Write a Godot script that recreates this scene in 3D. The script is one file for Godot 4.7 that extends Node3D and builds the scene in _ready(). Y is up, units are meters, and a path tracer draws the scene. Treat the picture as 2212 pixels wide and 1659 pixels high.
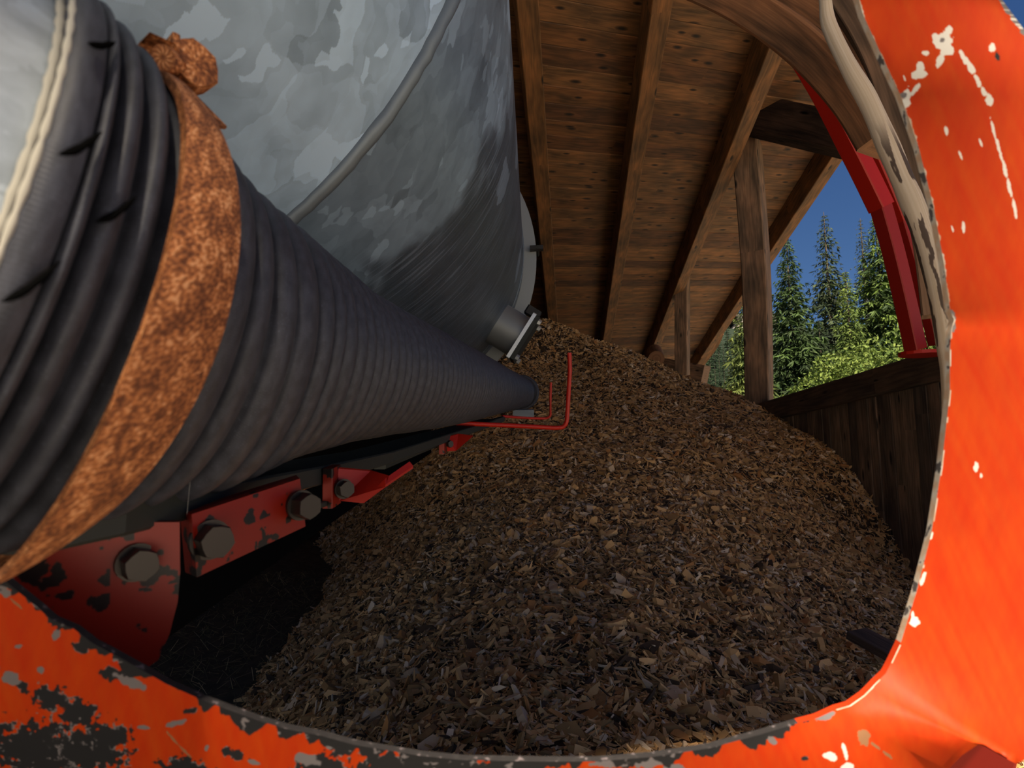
extends Node3D
# A look through an oval opening in a red steel bracket: suction hose and galvanised slurry tank on the left,
# a heap of wood chips under an open timber shed roof, spruces outside.

const F := 1184.6          # focal length of the photograph in pixels (vertical angle 70 degrees)
const EYE := Vector3(0, 0.95, 0)
var pitch := 6.3
var cam_xf: Transform3D
var rng := RandomNumberGenerator.new()
var M := {}
var used := {}

# ---------------------------------------------------------------- placing
func at(px: float, py: float, d: float) -> Vector3:      # the point d metres ahead that the photograph shows at (px, py)
	return cam_xf * Vector3((px - 1106.0) / F * d, -(py - 829.5) / F * d, -d)

func cv(x: float, y: float, z: float) -> Vector3:         # from the camera's axes to the world
	return cam_xf * Vector3(x, y, z)

func cdir(x: float, y: float, z: float) -> Vector3:
	return (cam_xf.basis * Vector3(x, y, z)).normalized()

# ---------------------------------------------------------------- naming
func numbered(called: String) -> String:
	if not used.has(called):
		used[called] = 0
		return called
	used[called] += 1
	return "%s_%03d" % [called, used[called]]

func tag(o: Node, label: String, category: String, group := "", kind := "") -> void:
	if label: o.set_meta("label", label)
	if category: o.set_meta("category", category)
	if group: o.set_meta("group", group)
	if kind: o.set_meta("kind", kind)

func thing(called: String, where: Vector3, label: String, category: String, group := "", kind := "") -> Node3D:
	var o := Node3D.new()
	o.name = numbered(called)
	o.position = where
	add_child(o, true)
	tag(o, label, category, group, kind)
	return o

func part(called: String, mesh: Mesh, mat: Material, parent: Node3D) -> MeshInstance3D:   # the mesh is in world coordinates
	var o := MeshInstance3D.new()
	o.name = called
	o.mesh = mesh
	o.material_override = mat
	parent.add_child(o, true)
	var off := Vector3.ZERO
	var p: Node = parent
	while p != self and p is Node3D:
		off += (p as Node3D).position
		p = p.get_parent()
	o.position = -off
	return o

func single(called: String, mesh: Mesh, mat: Material, label: String, category: String, group := "", kind := "") -> MeshInstance3D:
	var o := MeshInstance3D.new()
	o.name = numbered(called)
	o.mesh = mesh
	o.material_override = mat
	add_child(o, true)
	tag(o, label, category, group, kind)
	return o

# ---------------------------------------------------------------- shapes
func begin() -> SurfaceTool:
	var st := SurfaceTool.new()
	st.begin(Mesh.PRIMITIVE_TRIANGLES)
	return st

func done(st: SurfaceTool) -> ArrayMesh:
	st.index()
	st.generate_normals()
	return st.commit()

func vert(st: SurfaceTool, p: Vector3, uv: Vector2, sg: int) -> void:
	st.set_smooth_group(sg)
	st.set_uv(uv)
	st.add_vertex(p)

func quad(st: SurfaceTool, a: Vector3, b: Vector3, c: Vector3, d: Vector3, ua := Vector2(0, 0), ub := Vector2(1, 0), uc := Vector2(1, 1), ud := Vector2(0, 1), sg := -1) -> void:
	# a b c d counter-clockwise seen from outside
	vert(st, a, ua, sg); vert(st, c, uc, sg); vert(st, b, ub, sg)
	vert(st, a, ua, sg); vert(st, d, ud, sg); vert(st, c, uc, sg)

# rows of points; row i to row i + 1 goes "along", within a row goes "across"
func grid(st: SurfaceTool, rows: Array, uvs: Array, flip := false, sg := 0) -> void:
	for i in rows.size() - 1:
		var r0: PackedVector3Array = rows[i]
		var r1: PackedVector3Array = rows[i + 1]
		var u0: PackedVector2Array = uvs[i]
		var u1: PackedVector2Array = uvs[i + 1]
		for j in r0.size() - 1:
			if flip:
				quad(st, r0[j], r0[j + 1], r1[j + 1], r1[j], u0[j], u0[j + 1], u1[j + 1], u1[j], sg)
			else:
				quad(st, r0[j], r1[j], r1[j + 1], r0[j + 1], u0[j], u1[j], u1[j + 1], u0[j + 1], sg)

func rect_profile(w: float, h: float, c: float) -> PackedVector2Array:    # counter-clockwise, corners cut by c
	var x := w * 0.5
	var y := h * 0.5
	return PackedVector2Array([Vector2(x, -y + c), Vector2(x, y - c), Vector2(x - c, y), Vector2(-x + c, y), Vector2(-x, y - c), Vector2(-x, -y + c), Vector2(-x + c, -y), Vector2(x - c, -y)])

func ring_profile(r: float, n: int) -> PackedVector2Array:
	var p := PackedVector2Array()
	for i in n:
		p.append(Vector2(cos(TAU * i / n), sin(TAU * i / n)) * r)
	return p

# a profile carried along a path; scale per station may vary
func sweep(st: SurfaceTool, path: PackedVector3Array, prof: PackedVector2Array, up: Vector3, smooth := false, scales := PackedFloat32Array(), v0 := 0.0, u0 := 0.0) -> void:
	var rows := []
	var uvs := []
	var len := v0
	var n := prof.size()
	var per := PackedFloat32Array([u0])
	for j in n:
		per.append(per[j] + prof[j].distance_to(prof[(j + 1) % n]))
	for i in path.size():
		var t: Vector3
		if i == 0: t = path[1] - path[0]
		elif i == path.size() - 1: t = path[i] - path[i - 1]
		else: t = (path[i + 1] - path[i]).normalized() + (path[i] - path[i - 1]).normalized()
		t = t.normalized()
		var x := up.cross(t).normalized() * -1.0
		var y := t.cross(x).normalized() * -1.0
		if i: len += path[i].distance_to(path[i - 1])
		var k := 1.0 if scales.is_empty() else scales[i]
		var row := PackedVector3Array()
		var uv := PackedVector2Array()
		for j in n + 1:
			var q := prof[j % n] * k
			row.append(path[i] + x * q.x + y * q.y)
			uv.append(Vector2(per[j], len))
		rows.append(row); uvs.append(uv)
	# x, y, t: y is up-ish, x = t cross y side; orientation settled by sign test
	var mid: Vector3 = path[0]
	var r0: PackedVector3Array = rows[0]
	var r1: PackedVector3Array = rows[1]
	var nrm := (r0[1] - r0[0]).cross(r1[0] - r0[0])
	var outw := nrm.dot((r0[0] + r0[1]) * 0.5 - mid) > 0.0
	grid(st, rows, uvs, outw, 1 if smooth else -1)
	for e in 2:
		var row: PackedVector3Array = rows[0] if e == 0 else rows[rows.size() - 1]
		var c: Vector3 = path[0] if e == 0 else path[path.size() - 1]
		for j in n:
			var a := row[j]
			var b := row[j + 1]
			if (e == 0) == outw:
				var s := a; a = b; b = s
			vert(st, c, Vector2(0.1, v0), -1); vert(st, b, Vector2(0.1 + (b - c).length(), v0), -1); vert(st, a, Vector2(0.1 + (a - c).length(), v0 + 0.02), -1)

func beam_mesh(path: Array, w: float, h: float, up: Vector3, c := 0.004, v0 := 0.0, u0 := 0.0) -> ArrayMesh:
	var st := begin()
	sweep(st, PackedVector3Array(path), rect_profile(w, h, c), up, false, PackedFloat32Array(), v0, u0)
	return done(st)

func tube_mesh(path: Array, r: float, n := 12, scales := PackedFloat32Array()) -> ArrayMesh:
	var st := begin()
	var p := PackedVector3Array(path)
	var dir := (p[p.size() - 1] - p[0]).normalized()
	var up := Vector3.UP if absf(dir.y) < 0.9 else Vector3.RIGHT
	sweep(st, p, ring_profile(r, n), up, true, scales)
	return done(st)

func spline(pts: Array, n: int) -> Array:      # smooth curve through the points
	var out := []
	for i in pts.size() - 1:
		var p0: Vector3 = pts[maxi(i - 1, 0)]
		var p1: Vector3 = pts[i]
		var p2: Vector3 = pts[i + 1]
		var p3: Vector3 = pts[mini(i + 2, pts.size() - 1)]
		for k in n:
			out.append(p1.cubic_interpolate(p2, p0, p3, float(k) / n))
	out.append(pts[pts.size() - 1])
	return out

# a flat plate: outline (world points, in one plane or nearly) with thickness along dir (away from the viewer)
func plate_mesh(outline: Array, dir: Vector3) -> ArrayMesh:
	var st := begin()
	var c := Vector3.ZERO
	for p in outline: c += p
	c /= outline.size()
	var n := outline.size()
	var x: Vector3 = (outline[1] - outline[0]).normalized()
	var z := dir.normalized()
	var y := z.cross(x).normalized()
	x = y.cross(z).normalized()
	var flat := PackedVector2Array()
	for p in outline: flat.append(Vector2((p - c).dot(x), (p - c).dot(y)))
	var tris := Geometry2D.triangulate_polygon(flat)
	for k in range(0, tris.size(), 3):
		var i := tris[k]
		var j := tris[k + 1]
		var l := tris[k + 2]
		var a: Vector3 = outline[i]
		var b: Vector3 = outline[j]
		var d: Vector3 = outline[l]
		if (b - a).cross(d - a).dot(dir) > 0.0:      # outside is -dir
			var s := j; j = l; l = s
		a = outline[i]; b = outline[j]; d = outline[l]
		vert(st, a, flat[i], -1); vert(st, d, flat[l], -1); vert(st, b, flat[j], -1)
		vert(st, a + dir, flat[i], -1); vert(st, b + dir, flat[j], -1); vert(st, d + dir, flat[l], -1)
	for i in n:
		var a: Vector3 = outline[i]
		var b: Vector3 = outline[(i + 1) % n]
		var out := (b - a).cross(dir)
		var q := [a, b, b + dir, a + dir, flat[i], flat[(i + 1) % n], flat[(i + 1) % n], flat[i]]
		if out.dot((a + b) * 0.5 - c) > 0.0:
			quad(st, q[0], q[1], q[2], q[3], q[4], q[5], q[6], q[7])
		else:
			quad(st, q[0], q[3], q[2], q[1], q[4], q[7], q[6], q[5])
	return done(st)

# hexagon-headed bolt or nut: base centre, axis towards the head's face
func hex_bolt(root: Node3D, base: Vector3, axis: Vector3, across: float, high: float, mat: Material, washer := true, turn := 0.2, called := "bolt") -> void:
	var a := axis.normalized()
	var x := a.cross(Vector3.UP).normalized()
	var y := x.cross(a).normalized()
	var st := begin()
	var rows := []
	var uvs := []
	var prof := [[0.0, 1.0], [0.92, 1.0], [1.0, 0.94], [1.0, 0.0]]
	var r := across / 1.732
	for k in prof.size():
		var row := PackedVector3Array()
		var uv := PackedVector2Array()
		for j in 13:
			var ang := TAU * (j % 12) / 12.0 + turn
			var rr := r if j % 2 == 0 else r * 0.866
			if k >= 2: rr = minf(rr, r * 0.94) if k == 2 else 0.0
			row.append(base + a * (high * float(prof[k][0])) + (x * cos(ang) + y * sin(ang)) * rr)
			uv.append(Vector2(float(j) / 12.0 * 0.06, float(k) * 0.01))
		rows.append(row); uvs.append(uv)
	var r0: PackedVector3Array = rows[0]
	var r1: PackedVector3Array = rows[1]
	var outw := (r0[1] - r0[0]).cross(r1[0] - r0[0]).dot(r0[0] - base) > 0.0
	grid(st, rows, uvs, outw, -1)
	var o := part(called, done(st), mat, root)
	if washer:
		var w := begin()
		sweep(w, PackedVector3Array([base - a * 0.001, base + a * high * 0.16]), ring_profile(r * 1.16, 20), y, true)
		part("washer", done(w), mat, o)

# ---------------------------------------------------------------- textures
func tex(im: Image) -> ImageTexture:
	return ImageTexture.create_from_image(im)

func noise(freq: float, seed_: int, oct := 4, kind := FastNoiseLite.TYPE_SIMPLEX_SMOOTH) -> FastNoiseLite:
	var n := FastNoiseLite.new()
	n.noise_type = kind
	n.frequency = freq
	n.seed = seed_
	n.fractal_type = FastNoiseLite.FRACTAL_FBM if oct > 1 else FastNoiseLite.FRACTAL_NONE
	n.fractal_octaves = oct
	return n

func mat(c: Color, rough := 0.8, metal := 0.0, t: Texture2D = null, scale := Vector3.ONE) -> StandardMaterial3D:
	var m := StandardMaterial3D.new()
	m.albedo_color = c
	m.roughness = rough
	m.metallic = metal
	m.metallic_specular = 0.4
	if t: m.albedo_texture = t
	m.uv1_scale = scale
	return m

func lin(r: float, g: float, b: float) -> Color:
	return Color(r, g, b).linear_to_srgb()

func wood_image(seed_: int, knots: int, w := 384, h := 768) -> Image:       # grain along y
	var im := Image.create(w, h, false, Image.FORMAT_RGB8)
	var n1 := noise(0.05, seed_, 3)
	var n2 := noise(0.012, seed_ + 5, 2)
	var n3 := noise(0.01, seed_ + 9, 3)
	var ks := []
	var r := RandomNumberGenerator.new()
	r.seed = seed_
	for k in knots:
		ks.append(Vector3(r.randf() * w, r.randf() * h, r.randf_range(7.0, 14.0)))
	for y in h:
		var fy := float(y)
		for x in w:
			var fx := float(x)
			var bend := 0.0
			var dark := 0.0
			for k: Vector3 in ks:
				var dx := fx - k.x
				var dy := (fy - k.y) * 0.62
				var q := dx * dx + dy * dy
				if q < k.z * k.z * 14.0:
					var e := exp(-q / (k.z * k.z * 4.0))
					bend += signf(dx) * e * k.z * 0.9
					dark = maxf(dark, clampf(1.35 - sqrt(q) / k.z, 0.0, 1.0))
			var g := n1.get_noise_2d((fx - bend) * 3.2, fy * 0.22)
			var ring := sin((fx - bend) * 0.16 + n2.get_noise_2d(fx, fy * 0.25) * 6.0)
			var blot := n3.get_noise_2d(fx * 0.7 + 300.0, fy * 0.5)
			var v := 0.74 + 0.13 * g + 0.06 * ring + 0.26 * blot
			v *= 1.0 - 0.75 * dark
			v = clampf(v, 0.08, 1.0)
			im.set_pixel(x, y, Color(v, v * (0.97 - 0.05 * blot), v * (0.93 - 0.08 * blot)))
	return im

func patchy(w: int, h: int, seed_: int, fn: Callable) -> Image:
	var im := Image.create(w, h, false, Image.FORMAT_RGB8)
	for y in h:
		for x in w:
			im.set_pixel(x, y, fn.call(float(x), float(y)))
	return im

func make_materials() -> void:
	var wa := tex(wood_image(3, 9))
	var wb := tex(wood_image(14, 5))
	# uv in metres: one repeat is 0.45 m across, 2 m along
	var ws := Vector3(1.0 / 0.45, 1.0 / 1.6, 1)
	var tones := [[0.20, 0.088, 0.031], [0.155, 0.066, 0.025], [0.26, 0.122, 0.046], [0.12, 0.053, 0.023], [0.22, 0.106, 0.041]]
	M.boards = []
	for k in tones.size():
		var m := mat(lin(tones[k][0], tones[k][1], tones[k][2]), 0.72, 0, wa if k % 2 == 0 else wb, ws)
		m.uv1_offset = Vector3(0.23 * k, 0.37 * k, 0)
		M.boards.append(m)
	M.rafter = mat(lin(0.24, 0.11, 0.038), 0.7, 0, wb, ws)
	M.post = mat(lin(0.30, 0.19, 0.125), 0.8, 0, wb, ws)
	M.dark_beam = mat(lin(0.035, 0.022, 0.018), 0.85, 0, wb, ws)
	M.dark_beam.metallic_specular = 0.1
	M.near_beam = mat(lin(0.36, 0.18, 0.09), 0.7, 0, wb, ws)
	M.wall = []
	for k in 4:
		var t: Array = [[0.24, 0.165, 0.125], [0.17, 0.12, 0.095], [0.30, 0.21, 0.155], [0.13, 0.10, 0.085]][k]
		var m := mat(lin(t[0], t[1], t[2]), 0.9, 0, wa if k % 2 else wb, Vector3(1.0 / 0.3, 1.0 / 1.6, 1))
		m.uv1_offset = Vector3(0.31 * k, 0.17 * k, 0)
		M.wall.append(m)
	M.rail = mat(lin(0.13, 0.09, 0.07), 0.85, 0, wb, ws)
	# peeled pole: pale grey wood with brown bark left on it
	var nb := noise(0.02, 77, 3)
	var nb2 := noise(0.05, 78, 3)
	M.pole = mat(Color.WHITE, 0.7, 0, tex(patchy(128, 512, 0, func(x: float, y: float) -> Color:
		var s := nb.get_noise_2d(x * 1.6, y * 0.35) + 0.35 * nb2.get_noise_2d(x, y * 0.6)
		var g := nb2.get_noise_2d(x * 3.0, y * 0.12) * 0.10
		var t := smoothstep(0.16, 0.2, s) * smoothstep(150.0, 190.0, y) * (1.0 - smoothstep(360.0, 400.0, y))
		var c := lin(0.50 + g, 0.40 + g, 0.30 + g).lerp(lin(0.075, 0.05, 0.038), t)
		return c)), Vector3(1.0 / 0.11, 1.0, 1))
	# rubber with a fine knitted skin
	var nr := noise(0.03, 31, 4)
	M.rubber = mat(Color.WHITE, 0.55, 0, tex(patchy(256, 256, 0, func(x: float, y: float) -> Color:
		var s := nr.get_noise_2d(x, y)
		var d := 0.036 + 0.016 * s + (0.05 if nr.get_noise_2d(x * 9.0 + 500.0, y * 9.0) > 0.52 else 0.0)
		return lin(d * 1.05, d * 1.12, d * 1.5))), Vector3(6, 40, 1))
	var knit := Image.create(1024, 16, false, Image.FORMAT_RGB8)
	for x in 1024:
		for y in 16:
			var v := 0.5 + 0.4 * sin(TAU * x / 1024.0 * 77.0) + 0.1 * sin(TAU * y / 16.0)
			knit.set_pixel(x, y, Color(v, v, v))
	knit.bump_map_to_normal_map(3.0)
	M.rubber.normal_enabled = true
	M.rubber.normal_texture = tex(knit)
	M.rubber.normal_scale = 0.22
	M.black = mat(lin(0.018, 0.018, 0.02), 0.6)
	M.crack = mat(lin(0.003, 0.003, 0.003), 1.0)
	M.crack.metallic_specular = 0.0
	M.cord = mat(lin(0.40, 0.38, 0.33), 0.9)
	# rust
	var ru := noise(0.02, 41, 5)
	var ru2 := noise(0.09, 43, 3)
	var rust := tex(patchy(512, 512, 0, func(x: float, y: float) -> Color:
		var s := ru.get_noise_2d(x, y) * 0.7 + ru2.get_noise_2d(x * 1.6, y) * 0.75
		var t := clampf(0.5 + 1.15 * s, 0.0, 1.0)
		var c := lin(0.13, 0.045, 0.02).lerp(lin(0.62, 0.23, 0.075), t)
		return c.lerp(lin(0.75, 0.42, 0.22), smoothstep(0.9, 1.0, t) * 0.7)))
	M.rust = mat(Color(1, 1, 1), 0.85, 0.0, rust, Vector3(6, 6, 1))
	M.rust.heightmap_enabled = true
	M.rust.heightmap_texture = rust
	M.rust.heightmap_scale = 0.05
	M.rust_edge = mat(lin(0.60, 0.44, 0.36), 0.6, 0.2, rust, Vector3(9, 9, 1))
	M.rust_edge.albedo_color = lin(1.0, 1.0, 1.0)
	# galvanised sheet
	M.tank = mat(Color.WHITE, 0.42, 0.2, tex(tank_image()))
	M.pipe = mat(Color.WHITE, 0.45, 0.3, tex(spangle_image(512, 512, 88, 0.035)), Vector3(2, 2, 1))
	M.weld = mat(lin(0.125, 0.15, 0.18), 0.45, 0.4, null)
	M.zinc = mat(lin(0.26, 0.28, 0.29), 0.5, 0.5)
	M.zinc_bright = mat(lin(0.55, 0.58, 0.60), 0.35, 0.7)
	M.steel = mat(lin(0.035, 0.03, 0.027), 0.36, 0.55)
	M.steel_dark = mat(lin(0.022, 0.025, 0.023), 0.6, 0.1)
	# red paint
	M.frame = mat(Color.WHITE, 0.5, 0.0)
	M.frame.metallic_specular = 0.22
	var cw := noise(0.03, 51, 4)
	M.frame_plain = mat(lin(0.36, 0.026, 0.003), 0.5)
	var ne := noise(0.03, 301, 4)
	M.edge_pale = mat(Color.WHITE, 0.6, 0, tex(patchy(512, 16, 0, func(x: float, y: float) -> Color:
		var q := ne.get_noise_2d(x, y * 1.5)
		var c := lin(0.55, 0.37, 0.25).lerp(lin(0.62, 0.57, 0.50), clampf(0.5 + q * 1.6, 0.0, 1.0))
		return lin(0.10, 0.09, 0.09) if q > 0.42 else c)), Vector3(2.2, 30, 1))
	M.edge_dark = mat(Color.WHITE, 0.7, 0, tex(patchy(512, 16, 0, func(x: float, y: float) -> Color:
		var q := ne.get_noise_2d(x * 1.4 + 700.0, y * 2.0)
		var c := lin(0.016, 0.015, 0.016).lerp(lin(0.028, 0.025, 0.027), clampf(q * 2.0, 0.0, 1.0))
		return lin(0.12, 0.10, 0.11) if q > 0.46 else c)), Vector3(2.2, 30, 1))
	M.shade_black = mat(lin(0.003, 0.003, 0.0035), 0.95)  # near-black colour standing in for the shade under the tank
	M.shade_black.metallic_specular = 0.1
	M.red = mat(lin(0.40, 0.014, 0.005), 0.42)
	M.red_worn = mat(Color(0.62, 0.5, 0.5), 0.45, 0, tex(patchy(256, 256, 0, func(x: float, y: float) -> Color:
		var s := cw.get_noise_2d(x, y)
		var c := lin(0.60, 0.04, 0.008)
		if s > 0.27: c = lin(0.02, 0.018, 0.018)
		elif s > 0.255: c = lin(0.3, 0.12, 0.08)
		return c)), Vector3(5, 5, 1))
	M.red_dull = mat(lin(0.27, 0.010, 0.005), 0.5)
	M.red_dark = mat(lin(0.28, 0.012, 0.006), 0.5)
	# chips
	M.chip = mat(Color.WHITE, 0.85)
	M.chip.vertex_color_use_as_albedo = true
	M.heap = mat(lin(0.035, 0.019, 0.010), 0.95)
	var ns := noise(0.06, 61, 4)
	M.soil = mat(Color.WHITE, 0.95, 0, tex(patchy(256, 256, 0, func(x: float, y: float) -> Color:
		var s := 0.5 + 0.7 * ns.get_noise_2d(x, y)
		return lin(0.045, 0.038, 0.026).lerp(lin(0.09, 0.075, 0.05), s))), Vector3(0.7, 0.7, 0.7))
	M.soil.uv1_triplanar = true
	M.bounce_yard = mat(lin(0.68, 0.65, 0.60), 0.95)  # pale ground out of view, added to bounce sunlight into the shed
	M.bounce_track = mat(lin(0.34, 0.32, 0.28), 0.95)  # added pale strip, there to bounce sun onto roof and chips
	M.forest = mat(lin(0.010, 0.020, 0.010), 0.95)
	M.meadow = mat(lin(0.10, 0.11, 0.05), 0.95)
	M.rock = mat(lin(0.42, 0.40, 0.38), 0.95)
	M.bark = mat(lin(0.09, 0.07, 0.055), 0.95)
	M.leaf = mat(Color.WHITE, 0.75)
	M.leaf.vertex_color_use_as_albedo = true
	M.leaf.backlight_enabled = true
	M.leaf.backlight = Color(0.35, 0.4, 0.12)
	M.thread = mat(lin(0.25, 0.25, 0.25), 0.5)

func spangle_cells(n1: FastNoiseLite, wx: FastNoiseLite, x: float, y: float, amt: float) -> float:
	var dx := wx.get_noise_2d(x, y) * amt
	var dy := wx.get_noise_2d(x + 900.0, y) * amt
	return n1.get_noise_2d(x + dx, y + dy) * 0.5 + 0.5

func cellular(freq: float, seed_: int) -> FastNoiseLite:
	var n := noise(freq, seed_, 1, FastNoiseLite.TYPE_CELLULAR)
	n.cellular_return_type = FastNoiseLite.RETURN_CELL_VALUE
	n.cellular_jitter = 1.0
	return n

func spangle_image(w: int, h: int, seed_: int, freq: float) -> Image:
	var a := cellular(freq, seed_)
	var wx := noise(0.02, seed_ + 1, 3)
	var f := noise(0.02, seed_ + 2, 4)
	return patchy(w, h, 0, func(x: float, y: float) -> Color:
		var c := spangle_cells(a, wx, x, y, 20.0)
		var v := 0.40 + 0.18 * c + 0.14 * f.get_noise_2d(x, y)
		return lin(v * 0.88, v, v * 1.12))

# u: 0.65 + angle / PI, angle measured in the tank's cross-section from its right side upwards; v: log(1 + metres along / 0.3) / 2.565
func tank_image() -> Image:
	var a := cellular(0.0135, 7)
	var b := cellular(0.03, 8)
	var wx := noise(0.02, 9, 3)
	var f := noise(0.008, 10, 4)
	var st := noise(0.02, 11, 2)
	var st2 := noise(0.06, 12, 2)
	return patchy(2048, 2048, 0, func(px: float, py: float) -> Color:
		var x := px * 0.75
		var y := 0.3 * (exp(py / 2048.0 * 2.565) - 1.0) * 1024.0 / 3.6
		var yy := y * 1.9
		var dx := wx.get_noise_2d(x, yy) * 14.0
		var dy := wx.get_noise_2d(x + 900.0, yy) * 14.0
		var c1 := a.get_noise_2d(x + dx, yy + dy) * 0.5 + 0.5
		var c2 := b.get_noise_2d(x + dx + 400.0, yy + dy) * 0.5 + 0.5
		var cloud := f.get_noise_2d(x, yy)
		var v := 0.60 + 0.20 * (c1 - 0.5) + 0.17 * (c2 - 0.5) + 0.12 * cloud
		if c1 > 0.95: v += 0.26
		elif c2 > 0.94: v += 0.26
		elif c2 > 0.86: v += 0.08
		elif c2 < 0.08: v -= 0.08
		var c3 := b.get_noise_2d((x + dx) * 2.6 + 900.0, (yy + dy) * 2.6) * 0.5 + 0.5
		v += 0.07 * (c3 - 0.5)
		if c3 > 0.955: v += 0.22
		v += 0.05 * st2.get_noise_2d(x * 0.6, yy * 0.6)
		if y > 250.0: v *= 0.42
		# brushed dirt streaks round the tank, fading light towards the far end painted in
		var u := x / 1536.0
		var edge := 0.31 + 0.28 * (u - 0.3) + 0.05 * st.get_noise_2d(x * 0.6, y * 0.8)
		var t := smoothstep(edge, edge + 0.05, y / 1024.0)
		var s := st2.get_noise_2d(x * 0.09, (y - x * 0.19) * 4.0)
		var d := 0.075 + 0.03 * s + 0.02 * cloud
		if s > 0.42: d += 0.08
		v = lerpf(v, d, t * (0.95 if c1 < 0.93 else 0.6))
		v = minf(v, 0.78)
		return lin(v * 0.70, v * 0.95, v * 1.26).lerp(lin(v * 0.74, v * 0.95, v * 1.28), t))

# ---------------------------------------------------------------- the place
func _ready() -> void:
	rng.seed = 20
	cam_xf = Transform3D(Basis(Vector3.RIGHT, deg_to_rad(pitch)), EYE)
	var cam := Camera3D.new()
	cam.name = "camera"
	cam.fov = 70.0
	cam.near = 0.02
	cam.far = 600.0
	cam.transform = cam_xf
	var lens := CameraAttributesPhysical.new()
	lens.frustum_focal_length = 17.0
	lens.exposure_aperture = 11.0
	lens.frustum_focus_distance = 1.3
	cam.attributes = lens
	add_child(cam)
	cam.fov = 70.0
	cam.current = true

	var env := Environment.new()
	env.background_mode = Environment.BG_SKY
	var sm := ProceduralSkyMaterial.new()
	sm.sky_top_color = lin(0.020, 0.055, 0.16)
	sm.sky_horizon_color = lin(0.12, 0.24, 0.46)
	sm.sky_curve = 0.16
	sm.ground_bottom_color = lin(0.10, 0.10, 0.08)
	sm.ground_horizon_color = lin(0.12, 0.14, 0.12)
	sm.sun_angle_max = 1.0
	sm.sky_energy_multiplier = 1.0
	env.sky = Sky.new()
	env.sky.sky_material = sm
	env.background_energy_multiplier = 0.9
	env.tonemap_mode = Environment.TONE_MAPPER_LINEAR
	env.tonemap_exposure = 1.5
	env.sdfgi_enabled = true
	env.ssao_enabled = true
	env.ssil_enabled = true
	var we := WorldEnvironment.new()
	we.name = "environment"
	we.environment = env
	add_child(we)

	var sun := DirectionalLight3D.new()
	sun.name = "sun"
	sun.light_energy = 3.1
	sun.light_color = Color(1.0, 0.93, 0.82)
	sun.light_angular_distance = 2.5
	sun.shadow_enabled = true
	add_child(sun)
	sun.look_at_from_position(Vector3.ZERO, -Vector3(0.09, 0.79, 0.60), Vector3.UP)

	make_materials()
	build_ground()
	build_roof()
	build_walls_and_posts()
	build_heap()
	build_tanker()
	build_hose()
	build_carrier()
	build_bracket()
	build_near_timber()
	build_stands()
	build_trees()

func slab(x0: float, x1: float, y0: float, y1: float, z0: float, z1: float) -> ArrayMesh:
	var st := begin()
	sweep(st, PackedVector3Array([Vector3((x0 + x1) / 2, (y0 + y1) / 2, z0), Vector3((x0 + x1) / 2, (y0 + y1) / 2, z1)]), rect_profile(x1 - x0, y1 - y0, 0.002), Vector3.UP)
	return done(st)

func build_ground() -> void:
	single("ground", slab(-40, 2.75, -0.3, 0.0, -13.5, 0.9), M.soil, "", "", "", "structure")
	single("ground", slab(2.75, 9.5, -0.5, -0.2, -30, 0.9), M.bounce_track, "", "", "", "structure")
	single("ground", slab(9.5, 70, -0.5, -0.21, -160, 0.9), M.meadow, "", "", "", "structure")
	single("ground", slab(-40, 70, -0.3, 0.005, 0.9, 34), M.bounce_yard, "", "", "", "structure")
	# litter: dark grass, needles and straw on the bare ground beside the heap
	var blade := begin()
	for k in 3:
		var a := k * 2.1
		var w := Vector3(cos(a), 0, sin(a)) * 0.0012
		var tip := Vector3(sin(a * 3.0) * 0.03, 0.012, 0.045)
		quad(blade, -w, w, w * 0.4 + tip, -w * 0.4 + tip)
	var mm := MultiMesh.new()
	mm.transform_format = MultiMesh.TRANSFORM_3D
	mm.use_colors = true
	mm.mesh = done(blade)
	mm.instance_count = 9000
	for i in 9000:
		var p := Vector3(rng.randf_range(-2.6, 0.1), 0.004, rng.randf_range(-4.2, -1.3))
		var b := Basis(Vector3.UP, rng.randf() * TAU) * Basis(Vector3.RIGHT, rng.randf_range(-0.5, 0.3))
		mm.set_instance_transform(i, Transform3D(b.scaled(Vector3.ONE * rng.randf_range(0.5, 1.5)), p))
		var t := rng.randf()
		mm.set_instance_color(i, Color(0.10, 0.10, 0.045).lerp(Color(0.50, 0.38, 0.20), t * t * t))
	var o := MultiMeshInstance3D.new()
	o.name = "grass_litter"
	o.multimesh = mm
	o.material_override = M.chip
	add_child(o)
	tag(o, "dark trodden grass and needles on the bare ground left of the chip heap", "grass", "", "stuff")

# the roof plane: rafters run along rdir (down and away), boards along bdir
var rdir: Vector3
var bdir: Vector3
var rn: Vector3
var rp: Vector3
func roof_point(px: float, py: float, below := 0.0) -> Vector3:
	var o := cam_xf.origin
	var d := (at(px, py, 1.0) - o)
	var q := rp - rn * below
	return o + d * ((q - o).dot(rn) / d.dot(rn))

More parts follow.
